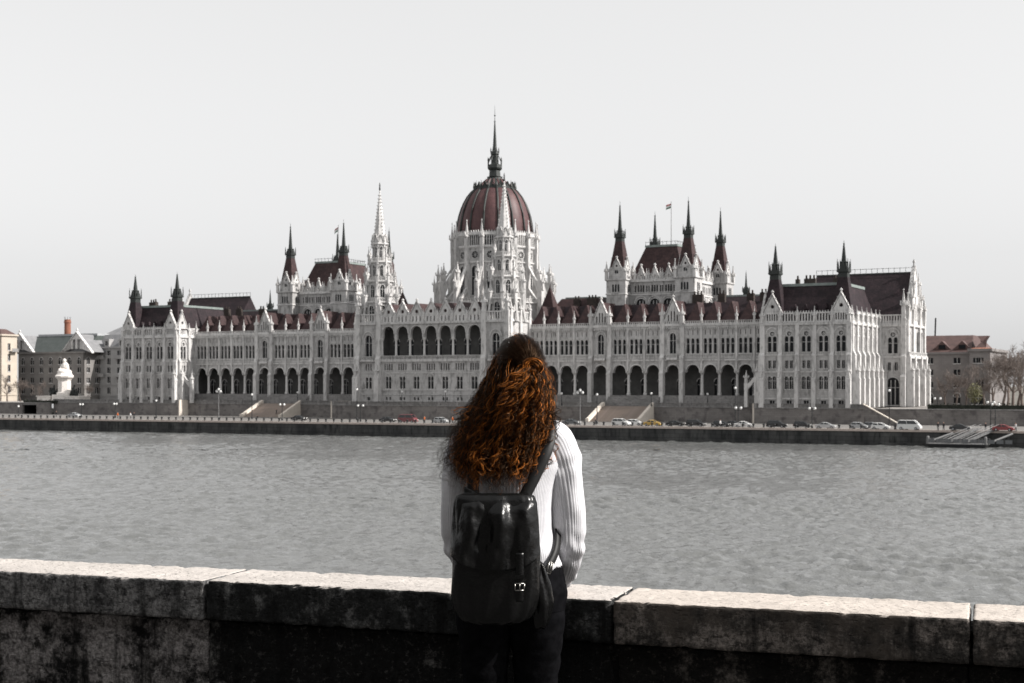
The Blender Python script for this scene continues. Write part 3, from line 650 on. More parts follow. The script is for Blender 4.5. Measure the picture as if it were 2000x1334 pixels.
# ---------- gabled end blocks
def end_block(m):
    xo = m*127.4; fo = right(xo) if m > 0 else left(xo); sg = m; p0, p1 = 30.0, 52.0
    fr = front(p0); a0, a1 = sorted((m*120.2, xo)); ac = (a0+a1)/2
    holes = [arch(ac+s*.75,14.2,1.05,4.3) for s in (-1,1)]+[circ(ac,19.2,.7)]+[rect(ac+s*.9,9.6,.8,2.2) for s in (-1,1)]+[arch(ac,.4,3.4,7.4,12,.2)]
    mb = MB(); mb.panel(fr, [(a0,0),(a1,0),(a1,23.0),(a0,23.0)], holes, .6); wl = mb.build('end_wall', 'stone', PB)
    for s in (-1,1): window(wl, fr, ac+s*.75, 14.2, 'arch', 1.05, 4.3, .6, 0, True); window(wl, fr, ac+s*.9, 9.6, 'rect', .8, 2.2, .6, 1, False)
    window(wl, fr, ac, 19.2, 'circ', 1.4, 1.4, .6, 0, True); window(wl, fr, ac, .4, 'arch', 3.4, 7.4, .6, 2, True)
    mb = MB(); balus(mb, fr, a0, a1, 21.9, 24.6, -.2, .15, .72, .34); mb.fb(fr,a0,a1,-.4,.1,21.4,21.95); mb.fb(fr,a0,a1,-.25,.1,13.0,13.5); ring(mb, fr, arch(ac,14.2,3.4,6.6,12)[2:], .3, -.15, .02); mb.build('balustrade', 'trim', PB)
    b0, b1 = sorted((sg*p0, sg*p1)); bc = (b0+b1)/2; holes = []; ws = []
    for k in range(4):
        a = b0+3.4+k*(b1-b0-6.8)/3
        holes += [arch(a,14.2,2.0,6.2,10), rect(a,9.8,1.2,2.0)]; ws += [(a,14.2,'arch',2.0,6.2,1,True),(a,9.8,'rect',1.2,2.0,1,False)]
    for k in range(3):
        a = b0+4.6+k*(b1-b0-9.2)/2; holes.append(arch(a,0.3,3.2,7.0,12,.2)); ws.append((a,.3,'arch',3.2,7.0,2,True))
    mb = MB(); mb.panel(fo, [(b0,0),(b1,0),(b1,22),(b0,22)], holes, .6); wl = mb.build('end_facade', 'stone', PB)
    for a, z, k, w_, h_, b, hd in ws: window(wl, fo, a, z, k, w_, h_, .6, b, hd)
    gable(PB, fo, bc, 22, 19.0, 15.6, [arch(bc+k*2.1,23,1.0,(5,7,5)[k+1],8) for k in (-1,0,1)]+[circ(bc,32.6,.7)], .8, 2.6)
    for k in (-1, 1):
        x, y, _ = fp(fo,bc+k*6.0,-.2,0); pinnacle(PB, x, y, 26.0, .9, 7.5); x, y, _ = fp(fo,bc+k*3.2,-.2,0); pinnacle(PB, x, y, 30.5, .8, 6.0)
    mb = MB()
    for z0, z1, d in ((12.9,13.5,.9),(21.5,22.1,.5),(8.6,9.0,.3)): mb.fb(fo,b0,b1,-d,.1,z0,z1)
    balus(mb, fo, b0, b1, 13.5, 14.6, -.9, -.6, .5, .2); mb.build('string_course', 'trim', PB)
    for k, a in enumerate((b0+.7, b0+7.0, bc+4.0, b1-.7)):
        buttress(PB, fo, a, 1.3, [(1.9,0,8),(1.1,8,13.4),(.6,13.4,23.5)], [(-.2,23.5,1.0,7.0), (-1.5,8.2,.8,3.4)])
    buttress(PB, fr, m*126.7, 1.3, [(1.4,0,8),(.9,8,13.4),(.5,13.4,23.5)], [(-.1,23.5,1.0,8.0)])
    mb = MB(); xi = m*100.0; mb.prism([(xi,p0+.6,22.4),(xi,p1-.6,22.4),(xi,41,36.4)], (xo-m*.9-xi,0,0)); mb.build('end_roof', 'roof_dark', PB)
    mb = MB(); mb.box(min(xi,xo-m),max(xi,xo-m),40.9,41.1,36.3,36.7)
    for k in range(17): mb.box(xi+m*k*1.55-.05,xi+m*k*1.55+.05,40.97,41.03,36.6,38.0)
    mb.box(min(xi,xo-m),max(xi,xo-m),40.97,41.03,37.8,37.9); mb.build('roof_railing', 'copper', PB)
    mb = MB(); mb.box(min(m*118,xo-m*.65),max(m*118,xo-m*.65),p0+.65,p1,0,22); mb.build('core', 'stone_shaded', PB)
end_block(1); end_block(-1)
# rear body so that the block is closed behind
mb = MB(); mb.box(-120,120,52,80,0,23.5); mb.build('rear_wall', 'stone', PB)
# ================================================================ far bank: water, quay, terraces
mat('quay', (.03,.031,.032), (.085,.085,.083), .85, .25, courses=(2.6,.95,.28), c3=(.018,.02,.02), stretch=(1,1,.18), bump=.3, bscale=2)
mat('quay_cap', (.36,.30,.27), (.46,.40,.36), .85, 1.0)
mat('road', (.13,.125,.12), (.19,.18,.17), .9, .3)
mat('terrace_wall', (.15,.14,.135), (.23,.215,.205), .9, .12, courses=(1.5,.5,.16), c3=(.11,.10,.10), bump=.3, bscale=3)
mat('steps', (.26,.22,.19), (.33,.28,.25), .9, .5)
mat('pale_stone', (.56,.51,.45), (.66,.6,.53), .8, .6)
mat('paving', (.22,.21,.2), (.3,.28,.26), .9, .3)
mat('earth', (.10,.095,.085), (.15,.14,.12), .95, .01)
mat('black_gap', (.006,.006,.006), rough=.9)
mat('hedge', (.010,.013,.010), (.03,.034,.026), .9, 1.5)
# water: long wind ripples over smaller chop
wm = bpy.data.materials.new('water'); wm.use_nodes = True; M['water'] = wm
N = wm.node_tree.nodes; L = wm.node_tree.links; b = N['Principled BSDF']
b.inputs['Base Color'].default_value = (.115,.118,.116,1); b.inputs['Roughness'].default_value = .07; b.inputs['IOR'].default_value = 1.33
tc = N.new('ShaderNodeTexCoord'); prev = None
for sc_, st, dist, det, rot in ((1.3,(.8,1.1,1),.22,4,.15),(5.0,(.8,1.2,1),.03,3,.1)):
    mp = N.new('ShaderNodeMapping'); mp.inputs['Scale'].default_value = st; mp.inputs['Rotation'].default_value = (0,0,rot)
    L.new(tc.outputs['Object'], mp.inputs['Vector'])
    no = N.new('ShaderNodeTexNoise'); no.inputs['Scale'].default_value = sc_; no.inputs['Detail'].default_value = det; no.inputs['Roughness'].default_value = .6
    L.new(mp.outputs[0], no.inputs['Vector'])
    bp = N.new('ShaderNodeBump'); bp.inputs['Strength'].default_value = 1.0; bp.inputs['Distance'].default_value = dist
    L.new(no.outputs['Fac'], bp.inputs['Height'])
    if prev: L.new(prev.outputs[0], bp.inputs['Normal'])
    prev = bp
L.new(prev.outputs[0], b.inputs['Normal'])
def sheet(name, m, pts, z, riv=True):
    mb = MB(); mb.add([(Wp(x,p,z) if riv else (x,p,z)) for x, p in pts], [tuple(range(len(pts)))]); return struct(mb.build(name, m))
QP = lambda x: -46+.05*x                        # river edge of the quay
QZ = 3.45
import numpy as np
rw = np.random.default_rng(11); NWV = 60
lam = np.exp(rw.uniform(np.log(.8), np.log(3.8), NWV)); wdir = rw.normal(PI/2+.25, .75, NWV); kx, ky = 2*PI/lam*np.cos(wdir), 2*PI/lam*np.sin(wdir); wph = rw.uniform(0, 2*PI, NWV); wam = .0084*lam*rw.uniform(.6,1.4,NWV)
def wave(x, y):
    h = np.zeros_like(x)
    for i in range(NWV): h += wam[i]*np.sin(kx[i]*x+ky[i]*y+wph[i])
    cp = np.sin(x*.061+y*.043+1)+np.sin(x*.023-y*.071)+np.sin(y*.11+x*.03+2)
    return h*(1.0+.22*cp)
wv, wf, off = [], [], 0
for y0_, y1_, hx, rs in ((55,165,90,.36),(165,290,145,.66),(290,520,225,1.0)):
    gx = np.arange(-hx, hx, rs); gy = np.arange(y0_, y1_+rs*.5, rs); XX, YY = np.meshgrid(gx, gy); ZZ = wave(XX, YY); ny_, nx_ = XX.shape
    wv.append(np.stack([XX, YY, ZZ], 2).reshape(-1,3)); id_ = np.arange(ny_*nx_).reshape(ny_, nx_)+off; off += ny_*nx_
    wf.append(np.stack([id_[:-1,:-1], id_[:-1,1:], id_[1:,1:], id_[1:,:-1]], 2).reshape(-1,4))
wv.append(np.array([tuple(Wp(x, p, -.32)) for x, p in ((-3500,-430),(2600,-430),(2600,260),(-3500,260))])); wf.append(np.array([[off, off+1, off+2, off+3]]))
wv = np.concatenate(wv); wf = np.concatenate(wf)
def np_mesh(name, V_, Q_, smooth=True):
    me = bpy.data.meshes.new(name); me.vertices.add(len(V_)); me.vertices.foreach_set('co', V_.astype(np.float32).ravel())
    me.loops.add(Q_.size); me.loops.foreach_set('vertex_index', Q_.astype(np.int32).ravel()); me.polygons.add(len(Q_))
    me.polygons.foreach_set('loop_start', np.arange(0, Q_.size, 4, dtype=np.int32)); me.polygons.foreach_set('use_smooth', np.full(len(Q_), smooth)); me.update(calc_edges=True); return me
wme = np_mesh('water', wv, wf); wme.materials.append(M['water']); struct(inst('water', wme))
XA, XB = -420.0, 420.0
sheet('quay_road', 'road', [(XA,QP(XA)+.2),(XB,QP(XB)+.2),(XB,14),(XA,14)], QZ)
sheet('city_ground', 'earth', [(-4200,3.2),(4200,3.2),(4200,6000),(-4200,6000)], TER-.35)
# quay wall with bands; sunlit edge stones on top
def strip(mb, x0, x1, fp0, fp1, z0, z1, n=1):
    for k in range(n):
        a, c = x0+(x1-x0)*k/n, x0+(x1-x0)*(k+1)/n
        mb.hexa([(a,fp0(a),z0),(c,fp0(c),z0),(c,fp1(c),z0),(a,fp1(a),z0),(a,fp0(a),z1),(c,fp0(c),z1),(c,fp1(c),z1),(a,fp1(a),z1)])
def rthing(name, label, cat, **k): return thing(name, label, cat, 0, 0, 0, **k)
qw = rthing('quay_wall', 'long dark stone quay wall rising from the river across the water', 'wall')
mb = MB(); strip(mb, XA, XB, lambda x: QP(x), lambda x: QP(x)+1.0, -2, QZ-.42); mb.build('wall_face', 'quay', qw)
mb = MB(); strip(mb, XA, XB, lambda x: QP(x)-.35, lambda x: QP(x)+.1, -2, .55); mb.build('footing', 'quay', qw)
for i in range(168):
    x0 = -168+i*2.0; mb_ = None
    if i == 0:
        e = MB(); e.hexa([(0.01,-.18,0),(1.985,-.18+.0993,0),(1.985,.99+.0993,0),(.01,.99,0),(.01,-.18,.48),(1.985,-.18+.0993,.48),(1.985,.99+.0993,.48),(.01,.99,.48)]); EDGE = e.mesh('edge_stone', 'quay_cap')
    inst('edge_stone', EDGE, qw, (x0, QP(x0), QZ-.42))
# terrace walls: wing stretches at p=3, forward bays in front of the pavilions and of the centre
tw = rthing('terrace_wall', 'long grey retaining wall with parapet below the parliament terrace', 'wall')
TPAR = TER+1.0
def terr(x0, x1, p, ztop=TPAR, back=14, m='terrace_wall', par=True):
    mb = MB(); mb.box(x0,x1,p,p+.8,QZ-.3,ztop-1.2); mb.build('wall_face', m, tw)
    if par:
        mb = MB(); mb.box(x0,x1,p-.15,p+.85,ztop-1.22,ztop-.98); mb.box(x0,x1,p-.1,p+.6,ztop-.14,ztop); mb.box(x0,x1,p+.15,p+.3,ztop-1,ztop-.1)
        n = max(2, int((x1-x0)/6))
        for k in range(n+1): x = x0+.3+(x1-x0-.6)*k/n; mb.box(x-.35,x+.35,p-.12,p+.7,ztop-1,ztop+.08)
        for k in range(int((x1-x0)/.5)): x = x0+.5*k; mb.box(x+.1,x+.34,p+.05,p+.45,ztop-1,ztop-.12)
        mb.build('parapet', 'stone_low', tw)
    mb = MB(); mb.add([(x0,p+.2,TER-.002),(x1,p+.2,TER-.002),(x1,back,TER-.002),(x0,back,TER-.002)], [(0,1,2,3)]); mb.build('terrace_floor', 'paving', tw)
SL = [(50.6, 66.2), (-66.2, -50.6)]             # stair openings
terr(-95.6, -66.2, 3.0); terr(-50.6, -30.5, 3.0); terr(30.5, 50.6, 3.0); terr(66.2, 95.6, 3.0)
terr(-150, -95.6, -1.2); terr(95.6, 124.5, -1.2); terr(-30.5, 30.5, -9.0)
for m in (-1, 1):                               # returns
    for xs, pa in ((m*95.6, -1.2), (m*30.5, -9.0)):
        mb = MB(); mb.box(xs-.45,xs+.45,pa+.01,3.6,QZ-.3,TPAR-.01); mb.build('wall_return', 'pale_stone', tw)
tw2 = rthing('retaining_wall', 'long brownish retaining wall beyond the parliament\'s right end', 'wall')
mb = MB(); mb.box(124.5,420,1.0,2.0,QZ-.3,TER-.35); mb.build('wall_face', 'terrace_wall', tw2)
mb = MB(); mb.box(124.5,420,.85,2.1,TER-.35,TER-.1); mb.build('coping', 'stone_low', tw2)
tw3 = rthing('retaining_wall', 'grey retaining wall with a black opening below the white monument', 'wall')
ox0, ox1 = X(48,-2), X(75.5,-2)
for a, c in ((-420, ox0), (ox1, -150)):
    mb = MB(); mb.box(a,c,-3,-2,QZ-.3,TER-.4); mb.build('wall_face', 'terrace_wall', tw3)
mb = MB(); mb.box(ox0,ox1,-2.8,-2,TER-1.0,TER-.4); mb.box(-420,-150,-3.1,-1.9,TER-.4,TER-.15); mb.build('coping', 'stone_low', tw3)
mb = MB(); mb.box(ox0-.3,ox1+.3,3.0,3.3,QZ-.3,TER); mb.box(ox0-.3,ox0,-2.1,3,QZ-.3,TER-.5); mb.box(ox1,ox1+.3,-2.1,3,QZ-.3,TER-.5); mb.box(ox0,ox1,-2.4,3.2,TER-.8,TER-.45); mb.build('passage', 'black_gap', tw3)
sheet('upper_promenade', 'paving', [(-420,-2.5),(-149,-2.5),(-149,40),(-420,40)], TER-.18)
sheet('upper_street', 'paving', [(124,1.5),(420,1.5),(420,60),(124,60)], TER-.2)
for i, (x0, x1) in enumerate(SL):
    st = thing('quay_staircase', ('wide stone staircase from the quay below the right-hand river wing' if i == 0 else 'wide stone staircase from the quay below the left-hand river wing'), 'stairs', (x0+x1)/2, 3.0, 0, group='terrace staircases')
    hw = (x1-x0)/2; ns = 24; rise = (TER-QZ)/ns; run = 9.4/ns
    for k in range(ns):
        if k == 0: e = MB(); e.box(-hw+.9,hw-.9,0,run+.25,0,rise+.003); STEP = e.mesh('step', 'steps')
        inst('step', STEP, st, (0, -9.4+run*k, QZ+rise*k))
    mb = MB(); mb.prism([(-hw+.8,-9.2,QZ-.2),(-hw+.8,.5,QZ-.2),(-hw+.8,.5,TER-.25)], (2*hw-1.6,0,0)); mb.build('stair_body', 'steps', st)
    for s in (-1, 1):
        mb = MB(); xa_ = s*hw-(.9 if s > 0 else 0)
        mb.prism([(xa_,-10.2,QZ-.2),(xa_,-10.2,QZ+.9),(xa_,-9.4,QZ+.95),(xa_,.4,TER+1.05),(xa_,.6,TER+1.05),(xa_,.6,QZ-.2)], (.9,0,0)); mb.build('cheek_wall', 'pale_stone', st)
# ramp wall that comes down beside the right pavilion
rp = thing('ramp_wall', 'sloping pale-edged ramp wall at the parliament\'s right corner', 'wall', 0, 0, 0)
rx0, rx1 = X(1683,-3), X(1748,-12)
mb = MB(); mb.prism([(124.4,-3.4,QZ-.2),(124.4,-3.4,TER+.95),(rx1,-9,QZ+.4),(rx1,-9,QZ-.2)], (0,.6,0)); mb.build('wall_face', 'terrace_wall', rp)
mb = MB(); mb.prism([(124.2,-3.6,TER+.9),(124.2,-3.6,TER+1.15),(rx1+.3,-9.2,QZ+.55),(rx1+.3,-9.2,QZ+.3)], (0,1.0,0)); mb.build('coping', 'pale_stone', rp)

# ================================================================ bollards, lamps
bo = MB(); bo.prof(0,0,[(.34,0),(.34,.12),(.22,.2),(.2,.62),(.33,.7),(.33,.86),(.2,.95)],8); BOL = bo.mesh('bollard', 'dark_iron', True)
for i in range(118):
    x = -142+i*2.45
    if x > 150: break
    o = inst('bollard', BOL, None, Wp(x, QP(x)+1.5, QZ), R.uniform(0,6))
    tag(o, 'small black mooring bollard in the row along the far quay edge', 'bollard', 'bollards along the far quay')
mat('globe', (.75,.75,.74), rough=.3); mat('grey_metal', (.17,.17,.17), rough=.5, spec=.4)
def lamp(px, ptop, pbase, p, kind, label, z0):
    x = X(px, p); z1 = Hz(ptop, px, p); h = z1-z0
    t = thing('street_lamp', label, 'lamp', x, p, z0, rz=R.uniform(-.3,.3), group='lamps along the far bank')
    col = 'grey_metal' if kind == 'triple' else 'dark_iron'
    mb = MB(); mb.prof(0,0,[(.24,0),(.24,.5),(.12,.8),(.08,h*.75),(.06,h-.3)],8); mb.build('pole', col, t)
    arms = {'triple': [(-.75,-.55),(.75,-.55),(0,0)], 'double': [(-.7,-.35),(.7,-.35)], 'single': [(0,0)]}[kind]
    for ax, dz in arms:
        if ax:
            mb = MB(); mb.tube([(0,0,h-1.0),(ax*.6,0,h-1.05),(ax,0,h+dz-.4)], .045, 5); mb.build('arm', col, t)
        mb = MB(); mb.prof(ax,0,[(.06,h+dz-.42),(.2,h+dz-.35),(.30,h+dz-.15),(.30,h+dz+.02),(.2,h+dz+.2),(.04,h+dz+.26)],10); g = mb.build('lamp_globe', 'globe', t, True)
        mb = MB(); mb.prof(ax,0,[(.24,h+dz+.2),(.1,h+dz+.34),(.02,h+dz+.5)],8); mb.build('cap', col, g)
LAMPS = [(1133,762,-38,'triple','tall pale three-globe lamp left of the right-hand quay staircase',QZ),
 (1166,770,-26,'single','tall dark single lamp in front of the right-hand staircase\'s left cheek',QZ),
 (427,760,-38,'triple','tall pale three-globe lamp left of the left-hand quay staircase',QZ),
 (492,770,-26,'single','tall dark single lamp at the foot of the left-hand staircase',QZ),
 (697,760,-24,'single','tall dark lamp in front of the central block\'s left corner',QZ),
 (704,789,-36,'double','pale double lamp beside the tall dark lamp at the centre\'s left',QZ),
 (551,787,-36,'double','pale double lamp in front of the left-hand staircase',QZ),
 (1436,757,-24,'single','tall dark lamp left of the right pavilion',QZ),
 (1442,793,-36,'double','double-globe lamp beside the tall dark lamp left of the right pavilion',QZ),
 (1586,794,-36,'double','double-globe lamp in front of the right pavilion\'s wall',QZ),
 (1737,762,-22,'single','tall dark lamp by the ramp at the parliament\'s right corner',QZ),
 (1935,782,-34,'double','dark double lamp left of the red car',QZ),(1944,786,-30,'double','second dark double lamp left of the red car',QZ),
 (159,787,-34,'double','double lamp right of the silver car on the left quay',QZ),(225,786,-34,'double','double lamp below the left pavilion\'s left corner',QZ),
 (305,782,-30,'single','dark lamp below the middle of the left pavilion',QZ),(36,793,-30,'single','dark single lamp left of the black wall opening',QZ),
 (1097,768,1.5,'single','small terrace lamp right of the red hair, before the right wing',TER),(1272,768,1.5,'single','small terrace lamp at the head of the right-hand staircase',TER),
 (1382,769,4.5,'single','small terrace lamp before the last arches of the right wing',TER),(1457,770,4.5,'single','small terrace lamp next to the right pavilion',TER),
 (581,766,4.5,'single','small terrace lamp at the head of the left-hand staircase',TER),(785,764,-7,'single','terrace lamp before the central block, left one',TER),(870,764,-7,'single','terrace lamp before the central block, right one',TER),
 (1831,775,6,'double','street lamp among trees before the right-hand red-roofed building',TER-.2)]
for px, pt, p, kind, lab, z0 in LAMPS: lamp(px, pt, 0, p, kind, lab, z0)

# ================================================================ vehicles
mat('tyre', (.012,.012,.012), rough=.9); mat('rim', (.35,.35,.36), rough=.35, metal=.6)
mat('car_glass', (.015,.018,.02), rough=.08, spec=.6); mat('lens_white', (.8,.8,.78), rough=.1); mat('lens_red', (.45,.02,.015), rough=.2)
for nm, c in (('white',(.62,.62,.61)),('silver',(.36,.365,.37)),('black',(.012,.012,.013)),('yellow',(.42,.27,.06)),('red',(.20,.022,.025)),('grey',(.10,.105,.11)),('truck_red',(.15,.035,.04))):
    m_ = mat('paint_'+nm, c, rough=.28, spec=.5); m_.node_tree.nodes['Principled BSDF'].inputs['Coat Weight'].default_value = .5
def car_meshes(kind):
    L_, W_, Ht, hood, boot, belt = {'sedan': (4.5,1.78,1.45,1.15,.75,.92), 'suv': (4.6,1.86,1.72,1.05,.2,1.05), 'hatch': (4.0,1.72,1.5,.85,.2,.92), 'van': (5.2,1.95,2.15,.6,.1,1.25)}[kind]
    h = L_/2
    side = [(-h,.35),(-h+.05,.72),(-h+.12,belt-.06),(-h+boot,belt),(h-hood,belt),(h-.35,belt-.16),(h-.04,.68),(h,.38),(h-.1,.24),(-h+.1,.24)]
    body = MB(); n = len(side)
    rows = [(-W_/2+.09,.97),(-W_/2,1.),(W_/2,1.),(W_/2-.09,.97)]
    vs = []
    for y, s in ((-W_/2+.16,.965),(-W_/2,1.0),(W_/2,1.0),(W_/2-.16,.965)):
        for x, z in side: vs.append((x*s, y, .6+(z-.6)*(1 if y in (-W_/2, W_/2) else 1.06)))
    fs = [(r*n+i, r*n+(i+1) % n, (r+1)*n+(i+1) % n, (r+1)*n+i) for r in (1,) for i in range(n)]
    # sides are the outer rows; inner rows crown the top
    vs = []
    prof2 = [(-W_/2,0.),(-W_/2+.12,.05),(0,.075),(W_/2-.12,.05),(W_/2,0.)]
    for y, cr in prof2:
        for x, z in side: vs.append((x*(1-.012*(abs(y) > W_/2-.05)), y, z+(cr if z > belt-.3 else 0)))
    fs = [(r*n+i, r*n+(i+1) % n, (r+1)*n+(i+1) % n, (r+1)*n+i) for r in range(4) for i in range(n)]+[tuple(range(n)), tuple(range(4*n, 5*n))]
    body.add(vs, fs)
    g = MB(); x0, x1 = -h+boot+.05, h-hood; tx0, tx1 = x0+(.75 if kind == 'sedan' else .3), x1-(.95 if kind != 'van' else .8); wb, wt = W_/2-.07, W_/2-.24
    g.hexa([(x0,-wb,belt),(x1,-wb,belt),(x1,wb,belt),(x0,wb,belt),(tx0,-wt,Ht-.08),(tx1,-wt,Ht-.08),(tx1,wt,Ht-.08),(tx0,wt,Ht-.08)])
    r = MB(); r.hexa([(tx0-.04,-wt-.02,Ht-.10),(tx1+.04,-wt-.02,Ht-.10),(tx1+.04,wt+.02,Ht-.10),(tx0-.04,wt+.02,Ht-.10),(tx0+.12,-wt+.1,Ht),(tx1-.12,-wt+.1,Ht),(tx1-.12,wt-.1,Ht),(tx0+.12,wt-.1,Ht)])
    for f in (0., .48, 1.):                     # pillars
        for s in (-1, 1):
            b0 = x0+(x1-x0)*f; t0 = tx0+(tx1-tx0)*f
            r.tube([(b0, s*(wb+.005), belt), (t0, s*(wt+.01), Ht-.07)], .05, 4)
    whl = MB(); whl.tube([(0,-.11,0),(0,.11,0)], .33, 14); rm = MB(); rm.tube([(0,-.125,0),(0,.125,0)], .2, 10)
    hl = MB(); hl.box(-.06,.05,-.22,.22,-.08,.09)
    return dict(body=body, glass=g, roof=r, wheel=whl.mesh('wheel','tyre',False), rim=rm.mesh('rim','rim'), hl=hl.mesh('headlight','lens_white'), tl=hl.mesh('tail_light','lens_red'), L=L_, W=W_)
CK = {k: car_meshes(k) for k in ('sedan','suv','hatch','van')}
CM = {}
def car(px, p, kind, paint, label, flip=False, ang=0.):
    x = X(px, p); c = CK[kind]
    t = thing('car' if kind != 'van' else 'van', label, 'car' if kind != 'van' else 'van', x, p, QZ, rz=(PI if flip else 0)+ang, group='vehicles on the far quay')
    if (kind, paint) not in CM: CM[kind, paint] = (c['body'].mesh('car_body','paint_'+paint), c['roof'].mesh('car_roof','paint_'+paint), c['glass'].mesh('car_windows','car_glass'))
    bd, rf, gl = CM[kind, paint]
    inst('body', bd, t); inst('roof', rf, t); inst('windows', gl, t)
    for sx in (-1, 1):
        for sy in (-1, 1):
            wh = inst('wheel', c['wheel'], t, (sx*c['L']*.31, sy*(c['W']/2-.1), .33)); inst('rim', c['rim'], wh)
            inst('headlight' if sx > 0 else 'tail_light', c['hl'] if sx > 0 else c['tl'], t, (sx*(c['L']/2-.06), sy*(c['W']/2-.32), .68))
    return t
CARS = [(1116,-36,'sedan','grey','dark grey car parked nearest the red hair on the quay',0),(1213,-37,'suv','white','white estate car in front of the right-hand staircase',0),
 (1240,-35,'hatch','white','white hatchback between the white estate car and the yellow taxi',0),(1275,-37,'sedan','yellow','yellow taxi at the foot of the right-hand staircase',0),
 (1319,-37,'sedan','black','black car just right of the yellow taxi',0),(1359,-37,'suv','black','black off-road car, second right of the yellow taxi',0),
 (1409,-36,'hatch','black','small dark car left of the white saloon below the right wing',0),(1432,-34,'sedan','black','dark car half hidden behind the white saloon',0),(1453,-38,'sedan','white','white saloon car below the right pavilion\'s left corner',0),
 (1517,-37,'suv','black','black car with bright headlights below the right pavilion',0),(1567,-33,'hatch','black','low dark car parked between the black car and the silver saloon',0),(1613,-38,'sedan','silver','silver saloon below the middle of the right pavilion',0),
 (1678,-36,'hatch','silver','silver hatchback below the right pavilion\'s right corner',0),(1703,-35,'hatch','grey','dark grey hatchback next to the ramp',0),(1720,-38,'hatch','white','white hatchback at the foot of the ramp',0),
 (1776,-38,'van','white','long white van-like car on the right part of the quay',0),(1876,-38,'sedan','black','black saloon above the floating pontoon',0),(1960,-38,'sedan','red','red car at the right end of the quay',0),
 (146,-34,'sedan','silver','silver car alone on the left part of the quay',0),(584,-33,'sedan','black','dark car with white front at the left-hand staircase\'s foot',0),(757,-36,'sedan','black','black car below the central arcade, left of the red van',0),
 (797,-38,'van','truck_red','dark red van below the central arcade',0),(862,-38,'hatch','silver','silver hatchback just left of the hair',0)]
for c_ in CARS: car(c_[0], c_[1], c_[2], c_[3], c_[4], False, R.uniform(-.06,.06))

# ================================================================ small people across the river
mat('cloth_dark', (.012,.012,.014), (.03,.03,.034), .9, 3); mat('cloth_white', (.7,.7,.7), (.6,.6,.6), .9, 3); mat('cloth_orange', (.6,.16,.04), (.5,.13,.04), .9, 3); mat('skin', (.45,.27,.2), rough=.6)
def lil_mesh(cl, leg):
    b = MB(); st = .16
    for s in (-1, 1): b.mi = 1; b.tube([(s*.09,s*st,0.02),(s*.09,s*st*.6,.42),(s*.08,0,.86)], [.06,.065,.09], 6)
    b.mi = 0; b.prof(0,0,[(.12,.8),(.16,.9),(.14,1.08),(.19,1.36),(.16,1.44),(.06,1.48)],8)
    for s in (-1, 1): b.tube([(s*.18,0,1.4),(s*.24,-s*.06,1.12),(s*.22,-s*.14+.05,.86)], [.065,.05,.035], 5)
    b.mi = 2; b.prof(0,0,[(.05,1.46),(.055,1.52),(.09,1.58),(.1,1.66),(.06,1.74),(.01,1.76)],8)
    return b.mesh('person', ['cloth_'+cl, 'cloth_dark', 'skin'], True)
LM = {c: lil_mesh(c, 0) for c in ('dark','white','orange')}
for px, p, cl, lab in ((1925,-38,'dark','tiny person in dark clothes left of the dark double lamps'),(1832,-40,'dark','person in dark clothes standing on the quay left of the black saloon'),(1843,-38,'dark','taller person in dark clothes beside the other on the right quay'),
    (1984,-38,'white','person in white beside the red car'),(255,-37,'white','person in white walking below the left pavilion'),(262,-37,'dark','person in dark clothes next to the one in white on the left quay'),
    (230,-38,'orange','person in orange on the quay left of the walking pair'),(110,-32,'dark','person in dark clothes left of the silver car on the left'),(503,-9,'dark','person at the left foot of the left-hand staircase'),
    (540,-4.5,'dark','person standing on the left-hand staircase'),(829,-40,'orange','person in orange beside the dark red van'),(884,-40,'orange','person in orange next to the blowing hair'),(1407,-40,'white','person in white among the dark cars'),(1163,-40,'dark','person in dark clothes right of the pale three-globe lamp')):
    z = QZ if p < -9.5 else QZ+(p+6.4)/9.4*(TER-QZ)
    o = inst('person', LM[cl], None, Wp(X(px,p), p, z), R.uniform(0,6)); tag(o, lab, 'person', 'people on the far bank')

# ================================================================ floating pontoon
pp = QP(145)-4.2; px_ = X(1871, pp)
pt = thing('pontoon', 'dark floating pontoon with railings moored at the right of the quay', 'pontoon', px_, pp, 0)
hl_ = X(1930,pp)-px_
mb = MB(); mb.hexa([(-hl_+1,-2,-.4),(hl_-.6,-2,-.4),(hl_-.6,2,-.4),(-hl_+1,2,-.4),(-hl_,-2.2,.75),(hl_,-2.2,.75),(hl_,2.2,.75),(-hl_,2.2,.75)]); mb.build('hull', 'dark_iron', pt)
mb = MB(); mb.box(-hl_-.05,hl_+.05,-2.25,2.25,.75,.87); mb.build('deck', 'grey_metal', pt)
for y in (-2.15, 2.1):
    mb = MB()
    for z in (1.2,1.55,1.9): mb.tube([(-hl_,y,z),(hl_,y,z)], .035, 5)
    n = 16
    for k in range(n+1): mb.tube([(-hl_+2*hl_*k/n,y,.85),(-hl_+2*hl_*k/n,y,1.95)], .04, 5)
    mb.build('railing', 'grey_metal', pt)
for k in range(10):
    mb = MB(); x = -hl_+1+k*1.75; mb.box(x-.7,x+.7,-2.13,-2.1,1.0,1.8); mb.build('rail_panel', 'paint_grey', pt)
for x in (-hl_+.3, hl_-.2): mb = MB(); mb.prof(x,-1.9,[(.3,.7),(.3,2.3),(.18,2.45)],10); mb.build('mooring_post', 'grey_metal', pt)
